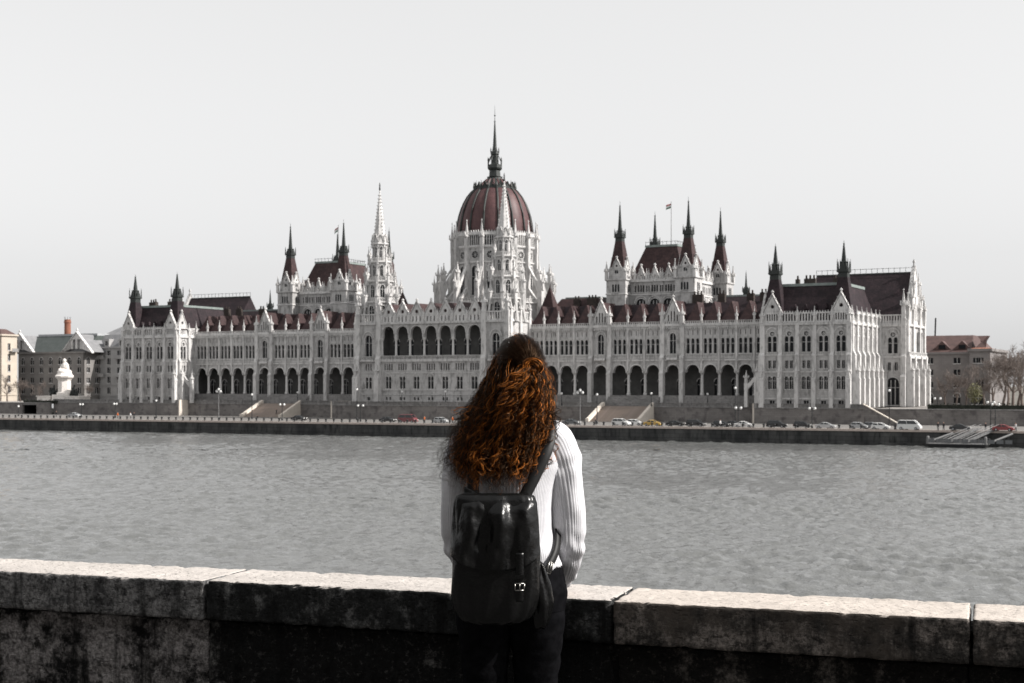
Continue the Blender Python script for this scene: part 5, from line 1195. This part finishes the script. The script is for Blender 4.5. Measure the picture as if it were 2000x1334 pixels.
def ribloft(mb, cen, hw, hd, ribs, per, amp, axis_x=None, fold=None, caps=False):
    """loft with raised knit ribs; cen centres, hw/hd half axes"""
    n = ribs*per; k = len(cen); vs = []; prevx = Vector((1,0,0)) if axis_x is None else axis_x
    for i, q in enumerate(cen):
        d = (cen[min(i+1,k-1)]-cen[max(i-1,0)]).normalized()
        ax = (prevx-d*prevx.dot(d)).normalized(); ay = d.cross(ax); prevx = ax
        for j in range(n):
            t = 2*PI*j/n; rb = amp*(abs(math.cos(PI*ribs*j/n))**.7-.5)
            c, s = math.cos(t), math.sin(t); e = 2/2.4
            px_ = math.copysign(abs(c)**e, c); py_ = math.copysign(abs(s)**e, s)
            f = fold(i/(k-1), t, q) if fold else 0
            vs.append(q+ax*(px_*(hw[i]+rb+f))+ay*(py_*(hd[i]+rb+f)))
    fs = [(i*n+j, i*n+(j+1) % n, (i+1)*n+(j+1) % n, (i+1)*n+j) for i in range(k-1) for j in range(n)]
    if caps: fs += [tuple(range(n)), tuple(range((k-1)*n, k*n))]
    mb.add(vs, fs)
sw = MB(); ND = 9
TZ = [(.850,.150,.100,.012),(.862,.164,.112,.012),(.885,.170,.120,.010),(.93,.152,.114,.006),(1.0,.136,.106,.0),(1.08,.132,.108,-.004),(1.16,.142,.114,-.006),(1.23,.163,.115,-.006),(1.28,.160,.108,-.002),(1.315,.140,.096,.004),(1.345,.105,.080,.010),(1.368,.078,.066,.014),(1.385,.066,.060,.018)]
cen = catmull([(.003,q[3],q[0]) for q in TZ], ND); hw = interp([q[1] for q in TZ], ND); hd = interp([q[2] for q in TZ], ND)
def foldt(f, t, q):
    w_ = noise.noise(Vector((math.cos(t)*2.2, math.sin(t)*2.2, q.z*5)))*.006
    return w_+.005*math.sin(q.z*46+2*math.cos(t+.6))*max(0,1-abs(q.z-.93)/.12)
ribloft(sw, cen, hw, hd, 108, 4, .0015, Vector((1,0,0)), foldt)
for arm, sd in ((ARM_R,1),(ARM_L,2)):
    c_ = catmull(arm, ND); r_ = interp(SL_R, ND)
    def folds(f, t, q, sd=sd):
        n_ = noise.noise(Vector((math.cos(t)*1.6+sd*5, math.sin(t)*1.6, f*9)))
        return .006*n_+.004*math.sin(f*58+2.5*math.sin(t+sd)+1.5*n_)*(math.exp(-((f-.66)/.09)**2)+.8*math.exp(-((f-.27)/.05)**2)+.9*math.exp(-((f-.92)/.07)**2))
    ribloft(sw, c_, r_, [q*1.04 for q in r_], 42, 4, .0014, Vector((0,-1,0)), folds)
sweater = sw.build('sweater', 'knit', person, True); sweater['label'] = 'white chunky ribbed knit sweater'

# body: one continuous skin made by remeshing overlapping tapered forms
bd = MB()
def blob(c, r, n=14):
    rz_ = [(max(.001, math.sin(PI*k/n)), -math.cos(PI*k/n)) for k in range(n+1)]
    o = len(bd.v); bd.prof(0,0,rz_,18); bd.v[o:] = [(c[0]+x*r[0], c[1]+y*r[1], c[2]+z*r[2]) for x, y, z in bd.v[o:]]
HX = .022
blob((HX,.0,1.545), (.076,.094,.102)); blob((HX,.035,1.475), (.056,.062,.062)); blob((HX,.083,1.452), (.026,.018,.022))
bd.tube([(HX,.088,1.545),(HX,.108,1.515),(HX,.098,1.502)], [.010,.015,.012], 8)
blob((HX,.092,1.476), (.024,.010,.008)); blob((HX,.084,1.568), (.05,.018,.012))
for s in (-1,1): blob((HX+s*.076,.0,1.53), (.010,.020,.032)); blob((HX+s*.035,.074,1.51), (.022,.02,.02))
bd.tube([(HX,.0,1.47),(.012,-.008,1.40),(.003,-.005,1.33)], [.052,.05,.07], 14)
for i in range(len(TZ)-1): pass
bd.prof(.003, 0, [(.13,.82),(.135,.95),(.12,1.05),(.125,1.2),(.12,1.28),(.06,1.36)], 16)
o_ = len(bd.v)-16*6; bd.v[o_:] = [(x, y*.72, z) for x, y, z in bd.v[o_:]]
for arm, s in ((ARM_R,1),(ARM_L,-1)):
    c_ = catmull(arm, 3); bd.tube(c_, [.048-.022*i/len(c_) for i in range(len(c_))], 10)
    wv = Vector(arm[-1]); f_ = Vector((-s*.35,.85,-.28)).normalized(); sd = Vector((1,0,0)); sd = (sd-f_*sd.dot(f_)).normalized(); up = sd.cross(f_)
    bd.tube([wv-f_*.02, wv+f_*.03, wv+f_*.085], [.024,.034,.036], 10)
    for k, (ln, off) in enumerate(((.062,-.028),(.072,-.010),(.068,.010),(.052,.027))):
        b0 = wv+f_*.085+sd*off; p1 = b0+f_*ln*.45-up*.004; p2 = p1+(f_-Vector((0,0,.5))).normalized()*ln*.35; p3 = p2+(f_-Vector((0,0,1.0))).normalized()*ln*.25
        bd.tube([b0-f_*.02,b0,p1,p2,p3], [.010,.0095,.009,.0085,.006], 8)
    tb = wv+f_*.03-sd*s*.03; bd.tube([tb, tb-sd*s*.022+f_*.028, tb-sd*s*.026+f_*.055-Vector((0,0,.01))], [.013,.011,.008], 8)
for s in (-1,1):
    x = .08*s-.008
    bd.tube([(x,.02,.85),(x,.02,.70),(x*1.02,.035,.46),(x,.015,.30),(x,.0,.08)], [.085,.078,.055,.05,.036], 12)
    bd.tube([(x,-.03,.045),(x,.05,.05),(x,.15,.03)], [.035,.038,.024], 10)
me = bd.mesh('body', 'skin'); tmp = bpy.data.objects.new('tmp', me); COL.objects.link(tmp)
md = tmp.modifiers.new('r', 'REMESH'); md.mode = 'VOXEL'; md.voxel_size = .006; sm = tmp.modifiers.new('s', 'SMOOTH'); sm.iterations = 3
dg = bpy.context.evaluated_depsgraph_get(); me2 = bpy.data.meshes.new_from_object(tmp.evaluated_get(dg)); bpy.data.objects.remove(tmp)
me2.polygons.foreach_set('use_smooth', [True]*len(me2.polygons)); inst('body', me2, person)
for s in (-1,1):
    e = MB(); e.prof(0,0,[(max(.0005,.012*math.sin(PI*k/8)),-.012*math.cos(PI*k/8)) for k in range(9)],12); e.build('eye', 'eye', person, True, loc=(HX+s*.03,.083,1.535))
# trousers: seat and two legs
tz = MB()
c_ = catmull([(.0,.012,.93),(.0,.008,.87),(-.004,.004,.80),(-.006,.005,.74)], 6); ribloft(tz, c_, interp([.140,.172,.192,.186],6), interp([.095,.115,.128,.12],6), 24, 2, 0, None, lambda f,t,q: .004*noise.noise(q*14+Vector((t,0,0))))
for s in (-1,1):
    x = .088*s-.008
    c_ = catmull([(x*.95,.008,.80),(x,.012,.68),(x*1.0,.025,.46),(x*.98,.015,.28),(x,.005,.10)], 10)
    ribloft(tz, c_, interp([.098,.096,.072,.064,.058],10), interp([.112,.094,.07,.066,.06],10), 24, 2, 0, None, lambda f,t,q,s=s: .0045*noise.noise(Vector((math.cos(t)*1.5+s*4,math.sin(t)*1.5,q.z*16)))+.003*math.sin(q.z*95+3*math.sin(t))*math.exp(-((q.z-.52)/.12)**2))
trou = tz.build('trousers', 'trouser', person, True); trou['label'] = 'black slim trousers'
for s in (-1,1):
    x = .088*s-.008; sh = MB(); sh.tube([(x,-.05,.05),(x,-.02,.06),(x,.06,.055),(x,.14,.035),(x,.18,.03)], [.034,.045,.046,.036,.018], 12); sh.tube([(x,.0,.05),(x,.0,.14)], [.05,.055], 12); sh.build('shoe', 'shoe', person, True)

# ---------------------------------------------------------------- hair
rng = np.random.default_rng(4)
OUT = np.array([(1.66,-.035,.075),(1.63,-.062,.098),(1.589,-.080,.112),(1.52,-.092,.126),(1.452,-.112,.128),(1.384,-.143,.124),(1.315,-.170,.112),(1.247,-.186,.098),(1.196,-.182,.082),(1.13,-.16,.062)])[::-1]
YC = np.array([(1.66,.0,.06),(1.60,-.005,.105),(1.52,-.012,.122),(1.45,-.03,.118),(1.38,-.055,.105),(1.31,-.078,.092),(1.25,-.095,.085),(1.18,-.11,.08),(1.13,-.12,.075)])[::-1]
def env(z):
    l = np.interp(z, OUT[:,0], OUT[:,1]); r = np.interp(z, OUT[:,0], OUT[:,2]); yc = np.interp(z, YC[:,0], YC[:,1]); hd_ = np.interp(z, YC[:,0], YC[:,2]); return l, r, yc, hd_
strands = []; NP_ = 37
KN = np.array([.066,-.128,1.562])
def curl(path, amp0, amp1, pitch, ph, sq=.6, start=.15):
    """wind a lock round its path"""
    n = len(path); d = np.gradient(path, axis=0); ln = np.linalg.norm(d, axis=1); s = np.cumsum(ln)-ln[0]; d /= ln[:,None]+1e-9
    a = np.cross(d, np.array([0.1,1,.05])); a /= np.linalg.norm(a,axis=1)[:,None]+1e-9; b_ = np.cross(d, a); t = np.linspace(0,1,n)
    am = amp0+(amp1-amp0)*np.clip((t-start)/(1-start),0,1); th = ph+2*PI*s/pitch
    return path+a*(am*np.cos(th))[:,None]+b_*(am*sq*np.sin(th))[:,None]
def smooth_noise(n, k, a):
    c = rng.normal(0, a, (k,3)); x = np.linspace(0,k-1,n); i = np.minimum(x.astype(int),k-2); f = (x-i)[:,None]; f = f*f*(3-2*f); return c[i]*(1-f)+c[i+1]*f
def lock(path, nst, spread, rad, amp0, amp1, pitch, shade, frizz=.0012, start=.15):
    ph = rng.uniform(0,2*PI); t = np.linspace(0,1,len(path))[:,None]
    if nst > 3: nst = max(3, round(nst*.5)); rad *= 1.3
    for q in range(nst):
        off = rng.normal(0,1,3); off *= spread*rng.random()**.5/np.linalg.norm(off)
        p_ = path+off*(.35+.9*np.sin(t*PI*.8))
        p_ = curl(p_, amp0, amp1*rng.uniform(.8,1.2), pitch*rng.uniform(.93,1.07), ph+rng.normal(0,.35), start=start)+smooth_noise(len(path), 7, frizz)*t
        e = rng.uniform(.80,1.0) if nst > 3 else 1.
        tt = np.linspace(0, e, NP_)*(len(path)-1); i = np.minimum(tt.astype(int), len(path)-2); f = (tt-i)[:,None]
        strands.append((p_[i]*(1-f)+p_[i+1]*f, rad*rng.uniform(.7,1.25), np.clip(shade+rng.normal(0,.13),0,1)))
def fall(phi, z0, z1, rho, n=96):
    drift = rng.normal(0,.22); wob = rng.normal(0,.10); wf_ = rng.uniform(.5,1.4); wp_ = rng.uniform(0,6)
    z = np.linspace(z0, z1, n); l, r, yc, hd_ = env(z); xc = (l+r)/2; hw_ = (r-l)/2
    g = np.linspace(0,1,n); ph = phi+drift*g+wob*np.sin(g*PI*2*wf_+wp_)*g; rr = .86+(rho-.86)*np.clip(g*3,0,1)
    return np.stack([xc+hw_*rr*np.sin(ph), yc-hd_*rr*np.cos(ph), z], 1)
# under layers, hanging from the nape and the sides
for k in range(330):
    phi = math.radians(rng.uniform(-118,112)); edge = abs(phi)/2.0
    z1 = rng.uniform(1.115,1.21)+.05*edge**2+(.01 if phi > 0 else 0); rho = rng.uniform(.45,.90)
    lock(fall(phi, rng.uniform(1.50,1.60), z1, rho), 11, .010, .00075, .002, rng.uniform(.006,.013), rng.uniform(.05,.09), rng.uniform(.0,.16))
# outer curls: tight, separate ringlets of many lengths, mostly dark, some copper
for k in range(330):
    phi = math.radians(rng.uniform(-112,108)); z1 = (rng.uniform(1.105,1.20) if k % 3 == 0 else rng.uniform(1.17,1.45))+.05*(abs(phi)/2)**2; rho = rng.uniform(.90,1.10)
    sh_ = rng.uniform(.0,.30) if rng.random() < .75 else rng.uniform(.5,1.)
    lock(fall(phi, rng.uniform(1.50,1.60), z1, rho), int(rng.uniform(6,20)), rng.uniform(.002,.006), .00058, .002, rng.uniform(.006,.020), rng.uniform(.040,.085), sh_, .0020, start=rng.uniform(.1,.5))
# loose S-shaped pieces lying on the surface
for k in range(150):
    phi = math.radians(rng.uniform(-100,100)); z0 = rng.uniform(1.25,1.50); z1 = z0-rng.uniform(.05,.12); p_ = fall(phi, z0, z1, rng.uniform(1.02,1.10)); g = np.linspace(0,1,len(p_))
    p_[:,0] += rng.normal(0,.03)*np.sin(g*PI*rng.uniform(.6,1.6)); lock(p_, int(rng.uniform(3,9)), .0025, .0005, .003, rng.uniform(.006,.014), rng.uniform(.03,.055), rng.uniform(.0,1.), .0012, start=0.)
# crown, combed back to the knot
HC = np.array([HX,.0,1.545]); HR = np.array([.083,.104,.112])
kd = (KN-HC)/HR; kd /= np.linalg.norm(kd)
for k in range(330):
    az = rng.uniform(-175,175) if k % 3 else rng.uniform(-100,100); el = rng.uniform(-5,38) if k % 3 else rng.uniform(15,88)
    a, e = math.radians(az), math.radians(el); d0 = np.array([math.sin(a)*math.cos(e), math.cos(a)*math.cos(e), math.sin(e)])
    if d0[1] < -.5 and d0[2] < .3: continue
    om = math.acos(np.clip(d0.dot(kd),-1,1)); t = np.linspace(0,1,30)[:,None]
    dd = (np.sin((1-t)*om)*d0+np.sin(t*om)*kd)/max(math.sin(om),.05); bump_ = 1+.10*np.sin(t*PI)*rng.uniform(.5,1.1)
    lift = rng.uniform(1.0,1.06)
    lock(HC+dd*HR*bump_*lift, 9, .005, .00055, .0, .0025, .09, rng.uniform(.0,.14), .0008)
# knot and the tail that springs from it
for k in range(75):
    ph = rng.uniform(0,2*PI); t = np.linspace(0,1.3*PI,24); r0 = rng.uniform(.012,.034); tilt = rng.uniform(-.6,.6)
    p_ = KN+np.stack([r0*np.cos(t+ph), -.016-.012*np.sin(t*1.3+tilt), r0*.8*np.sin(t+ph)],1); lock(p_, 6, .004, .0006, 0, .002, .05, rng.uniform(.45,1.))
for k in range(90):
    tx_ = rng.uniform(-.17,.07); n = 36; t = np.linspace(0,1,n); z1 = rng.uniform(1.28,1.46)
    l, r, yc, hd_ = env(np.array([z1])); p0 = KN+rng.normal(0,.008,3); x1 = KN[0]+tx_*.75
    p_ = np.stack([p0[0]+(x1-p0[0])*t**.8, p0[1]-.022*np.sin(t*PI)-(.0+rng.uniform(0,.03))*t+(yc[0]-hd_[0]-p0[1])*t, p0[2]+.012*np.sin(t*PI*.6)+(z1-p0[2])*t**1.3],1)
    lock(p_, 10, .006, .0006, .002, rng.uniform(.010,.018), rng.uniform(.04,.065), rng.uniform(.0,.85), .0016)
# loose wind-blown hair on the left and a few strays all round
for k in range(230):
    phi = math.radians(rng.uniform(-120,-40)); p_ = fall(phi, rng.uniform(1.45,1.58), rng.uniform(1.15,1.36), rng.uniform(1.0,1.16)); g = np.linspace(0,1,len(p_))
    p_[:,0] -= rng.random()**2*.075*g**1.5; lock(p_, 2, .012, .00034, .002, rng.uniform(.010,.026), rng.uniform(.06,.12), rng.uniform(.0,.4), .004)
for k in range(120):
    phi = math.radians(rng.uniform(-110,110)); p_ = fall(phi, rng.uniform(1.56,1.63), rng.uniform(1.2,1.5), rng.uniform(1.02,1.10)); lock(p_, 1, .01, .00035, .002, rng.uniform(.008,.02), rng.uniform(.05,.1), rng.uniform(.2,1.), .005)
for k in range(60):
    a = rng.uniform(0,2*PI); e = rng.uniform(.6,1.5); d0 = np.array([math.sin(a)*math.cos(e), math.cos(a)*math.cos(e), math.sin(e)]); t = np.linspace(0,1,20)[:,None]
    p_ = HC+d0*HR*1.08+np.array([rng.normal(0,.02),-.03,.012])*t; lock(p_, 1, .003, .0003, .0, .006, .05, rng.uniform(.2,.8), .004)
NS = len(strands); P_ = np.array([s[0] for s in strands]); RA = np.array([s[1] for s in strands]); SH = np.array([s[2] for s in strands])
# keep every strand outside the head
rel = (P_-HC)/(HR*.98); ln_ = np.linalg.norm(rel,axis=2,keepdims=True); P_ = np.where(ln_ < 1, HC+rel/np.maximum(ln_,1e-6)*HR*.98, P_)
d = np.gradient(P_, axis=1); d /= np.linalg.norm(d,axis=2,keepdims=True)+1e-9
a = np.cross(d, np.array([.3,.2,.93])); a /= np.linalg.norm(a,axis=2,keepdims=True)+1e-9; b_ = np.cross(d, a)
tp = np.linspace(0,1,NP_); taper = np.clip(np.minimum(1.,(1.02-tp)*4), .12, 1)*np.clip(.5+tp*6,0,1); NSD = 3; ring_ = []
for j in range(NSD):
    t = 2*PI*j/NSD; ring_.append(P_+(a*math.cos(t)+b_*math.sin(t))*(RA[:,None]*taper[None,:])[:,:,None])
VV = np.stack(ring_, axis=2).reshape(-1,3)
base = (np.arange(NS)[:,None,None]*NP_+np.arange(NP_-1)[None,:,None])*NSD; j = np.arange(NSD)[None,None,:]; j2 = (j+1) % NSD
quads = np.stack([base+j, base+j2, base+NSD+j2, base+NSD+j], axis=3).reshape(-1,4)
hm = np_mesh('hair', VV, quads)
at = hm.attributes.new('shade','FLOAT','POINT'); at.data.foreach_set('value', np.repeat(SH, NP_*NSD).astype(np.float32)); hm.update(calc_edges=True)
h_ = bpy.data.materials.new('hair'); h_.use_nodes = True; M['hair'] = h_; N = h_.node_tree.nodes; L = h_.node_tree.links; b = N['Principled BSDF']
an = N.new('ShaderNodeAttribute'); an.attribute_name = 'shade'; cr = N.new('ShaderNodeValToRGB'); e = cr.color_ramp.elements
e[0].color = (.004,.002,.0015,1); e[1].color = (.58,.19,.036,1); e[0].position = .05; e[1].position = .97; m_ = e.new(.55); m_.color = (.024,.0075,.003,1)
L.new(an.outputs['Fac'], cr.inputs['Fac']); L.new(cr.outputs[0], b.inputs['Base Color']); b.inputs['Roughness'].default_value = .34; b.inputs['Specular IOR Level'].default_value = .28; b.inputs['Specular Tint'].default_value = (1,.55,.25,1)
hm.materials.append(h_); ho = inst('hair', hm, person); ho['label'] = 'long curly auburn hair, half tied back'

# ================================================================ backpack on her back
lm_ = mat('leather', (.003,.003,.003), (.006,.006,.006), .27, 14, bump=.8, bscale=48, bdist=.0032, spec=.25)
mat('strap', (.006,.006,.006), (.011,.011,.011), .55, 40, bump=.4, bscale=300, bdist=.001); mat('buckle', (.35,.34,.32), rough=.3, metal=1.)
BX = -.058
bp_ = thing('backpack', 'black leather backpack with flap and buckled strap worn by the person', 'bag', PX+BX, PY-.125, GZ+.71, riv=False)
def bagfold(f, t, q, a=1.): return a*(.010*noise.noise(Vector((q.x*3+math.cos(t)*3.2, math.sin(t)*1.5, q.z*3.2+4)))+.004*noise.noise(Vector((math.cos(t)*9, math.sin(t)*4, q.z*10))))
bg_ = MB(); zs = [(0,.06,.028),(.018,.112,.048),(.07,.139,.060),(.14,.146,.062),(.25,.144,.058),(.34,.139,.050),(.40,.134,.040),(.425,.125,.026),(.432,.10,.012)]
c_ = catmull([(0,-.055,q[0]) for q in zs], 5); ribloft(bg_, c_, interp([q[1] for q in zs],5), interp([q[2] for q in zs],5), 40, 2, 0, Vector((1,0,0)), bagfold, True); bg_.build('bag_body', 'leather', bp_, True)
# flap: shell over the outer side, curved lower edge, soft vertical folds
fl = MB(); nu, nv = 44, 40; vs = []
for lay in (0, 1):
    for i in range(nv+1):
        f = i/nv
        for k in range(nu+1):
            u = -1+2*k/nu; low = .185+.045*abs(u)**3; topz = .436-.014*math.cos(u*2.2)-.010*u; z = topz+(low-topz)*f; wz = np.interp(z, [q[0] for q in zs], [q[1] for q in zs]); dz_ = np.interp(z, [q[0] for q in zs], [q[2] for q in zs])
            x = u*(wz+.004); prof_y = -(dz_+.010)*(1-abs(u)**5*.75)*(.35+.65*min(1,f*5)**.5)
            fo = .024*(abs(math.sin(u*4.3+.7+1.1*f))**1.5-.4)*math.exp(-((f-.45)/.42)**2)*(1-abs(u)**4)+.020*noise.noise(Vector((u*2.6,f*1.9,3.3)))+.006*noise.noise(Vector((u*7,f*5,1.3)))
            vs.append((x, -.055+prof_y-fo+(.004 if lay else 0), z))
    
m1 = (nu+1)*(nv+1); fs = []
for i in range(nv):
    for k in range(nu): q = i*(nu+1)+k; fs += [(q,q+1,q+nu+2,q+nu+1), (m1+q,m1+q+nu+1,m1+q+nu+2,m1+q+1)]
bord = [k for k in range(nu+1)]+[i*(nu+1)+nu for i in range(1,nv+1)]+[nv*(nu+1)+k for k in range(nu-1,-1,-1)]+[i*(nu+1) for i in range(nv-1,0,-1)]
fs += [(bord[i],bord[(i+1) % len(bord)],m1+bord[(i+1) % len(bord)],m1+bord[i]) for i in range(len(bord))]
fl.add(vs, fs); fl.build('flap', 'leather', bp_, True)
def ribbon(name, pts, w_, th, m, parent, nrm=(0,-1,0), n=8):
    c_ = catmull(pts, n); mb = MB(); vs = []; k = len(c_)
    for i, q in enumerate(c_):
        d = (c_[min(i+1,k-1)]-c_[max(i-1,0)]).normalized(); nn = Vector(nrm) if not callable(nrm) else nrm(i/(k-1)); nn = (nn-d*nn.dot(d)).normalized(); s_ = d.cross(nn)
        for sx, sn in ((-1,-1),(-.9,1),(.9,1),(1,-1)): vs.append(q+s_*(w_/2*sx)+nn*(th/2*sn))
    fs = [(i*4+j, i*4+(j+1) % 4, i*4+4+(j+1) % 4, i*4+4+j) for i in range(k-1) for j in range(4)]+[(0,1,2,3),tuple(range(4*k-4,4*k))]
    mb.add(vs, fs); return mb.build(name, m, parent, True)
o2 = Vector((PX+BX, PY-.125, .71)); BL = lambda x, y, z: (x-BX, y+.125, z-.71)      # person coords -> bag coords
nf = lambda f: Vector((0, -1+1.3*max(0,f-.55)*1.2, .25+1.6*max(0,f-.35)))
ribbon('shoulder_strap', [BL(.035,-.170,1.125),BL(.074,-.155,1.20),BL(.112,-.132,1.282),BL(.127,-.088,1.346),BL(.129,-.02,1.380),BL(.129,.05,1.352),BL(.125,.10,1.26),BL(.145,.10,1.13)], .040, .006, 'strap', bp_, nf)
ribbon('shoulder_strap', [BL(-.130,-.165,1.125),BL(-.133,-.150,1.20),BL(-.128,-.130,1.285),BL(-.115,-.085,1.352),BL(-.11,-.02,1.388),BL(-.112,.05,1.36),BL(-.125,.10,1.26),BL(-.145,.10,1.13)], .040, .006, 'strap', bp_, nf)
ls = ribbon('lower_strap', [BL(.118,.05,1.20),BL(.138,.045,1.12),BL(.150,.02,1.04),BL(.155,-.03,.985),BL(.146,-.075,.935),BL(.118,-.115,.885),BL(.088,-.14,.85)], .026, .005, 'strap', bp_, (.6,-.8,0))
def buckle(parent, q, w_, h_, rz=0., tilt=0.):
    mb = MB(); e = Matrix.Translation(q) @ Matrix.Rotation(rz,4,'Z') @ Matrix.Rotation(tilt,4,'Y')
    pts = [(-w_/2,0,-h_/2),(w_/2,0,-h_/2),(w_/2,0,h_/2),(-w_/2,0,h_/2)]
    for i in range(4): mb.tube([e @ Vector(pts[i]), e @ Vector(pts[(i+1) % 4])], .0022, 6)
    mb.tube([e @ Vector((0,-.002,-h_/2)), e @ Vector((0,-.002,h_/2))], .0018, 6); return mb.build('buckle', 'buckle', parent, True)
buckle(ls, Vector(BL(.124,-.122,.888)), .016, .038, .5, .35)
cs = ribbon('closing_strap', [BL(.022,-.262,.955),BL(.022,-.264,.90),BL(.022,-.262,.85),BL(.022,-.258,.795)], .026, .005, 'leather', bp_)
buckle(cs, Vector(BL(.022,-.268,.845)), .030, .022); 
mb = MB(); q = Vector(BL(.022,-.267,.878)); mb.box(q.x-.016,q.x+.016,q.y-.003,q.y+.004,q.z-.006,q.z+.006); mb.build('strap_keeper', 'leather', cs)
mb = MB(); q = Vector(BL(-.185,-.205,.862)); mb.tube([q, q+Vector((.022,-.012,-.006)), q+Vector((.036,-.02,-.024))], .0025, 6); mb.build('zip_pull', 'buckle', bp_)
pk = MB(); c_ = catmull([(.150,.0,-.02),(.150,-.004,.0),(.154,-.006,.06),(.150,-.008,.12),(.142,-.008,.175),(.138,-.006,.185)], 6); ribloft(pk, c_, interp([.016,.026,.036,.034,.026,.020],6), interp([.016,.03,.042,.045,.04,.03],6), 16, 3, 0, Vector((1,0,0)), lambda f,t,q: .005*noise.noise(Vector((math.cos(t)*3,math.sin(t)*3,q.z*22)))+.003*math.sin(t*5+f*6), True); pk.build('side_pocket', 'leather', bp_, True)

# ================================================================ unseen houses added behind the viewer to shade the promenade from half the sky
hb = thing('shade_house_row', 'unseen grey house row added behind the viewer to shade the near promenade', 'building', 0, WZ, GZ, rz=-PHI, riv=False)
hol = []
for r_ in range(5):
    for k in range(30): hol.append((-66+k*4.5, 1.4+r_*3.9))
for i in range(3):
    mb = MB(); mb.panel((0,-22,PI), [(-70+i*47,-.2),(-23+i*47,-.2),(-23+i*47,21),(-70+i*47,21)], [rect(a_,z_,1.3,2.2) for a_, z_ in hol if -69+i*47 < a_ < -24+i*47], .3); wl = mb.build('wall', 'plaster_dark', hb)
    for a_, z_ in hol:
        if -69+i*47 < a_ < -24+i*47: window(wl, (0,-22,PI), a_, z_, 'rect', 1.3, 2.2, .3, 1, False)
mb = MB(); mb.box(-71,71,-34,-22.4,0,21); mb.build('core', 'plaster_dark', hb)
mb = MB(); mb.prism([(-71,-21.4,21),(-71,-34.6,21),(-71,-28,26)], (142,0,0)); mb.build('roof', 'roof_dark', hb)
nsheet('street', 'road', [(-80,-60),(80,-60),(80,-14),(-80,-14)], -.12)
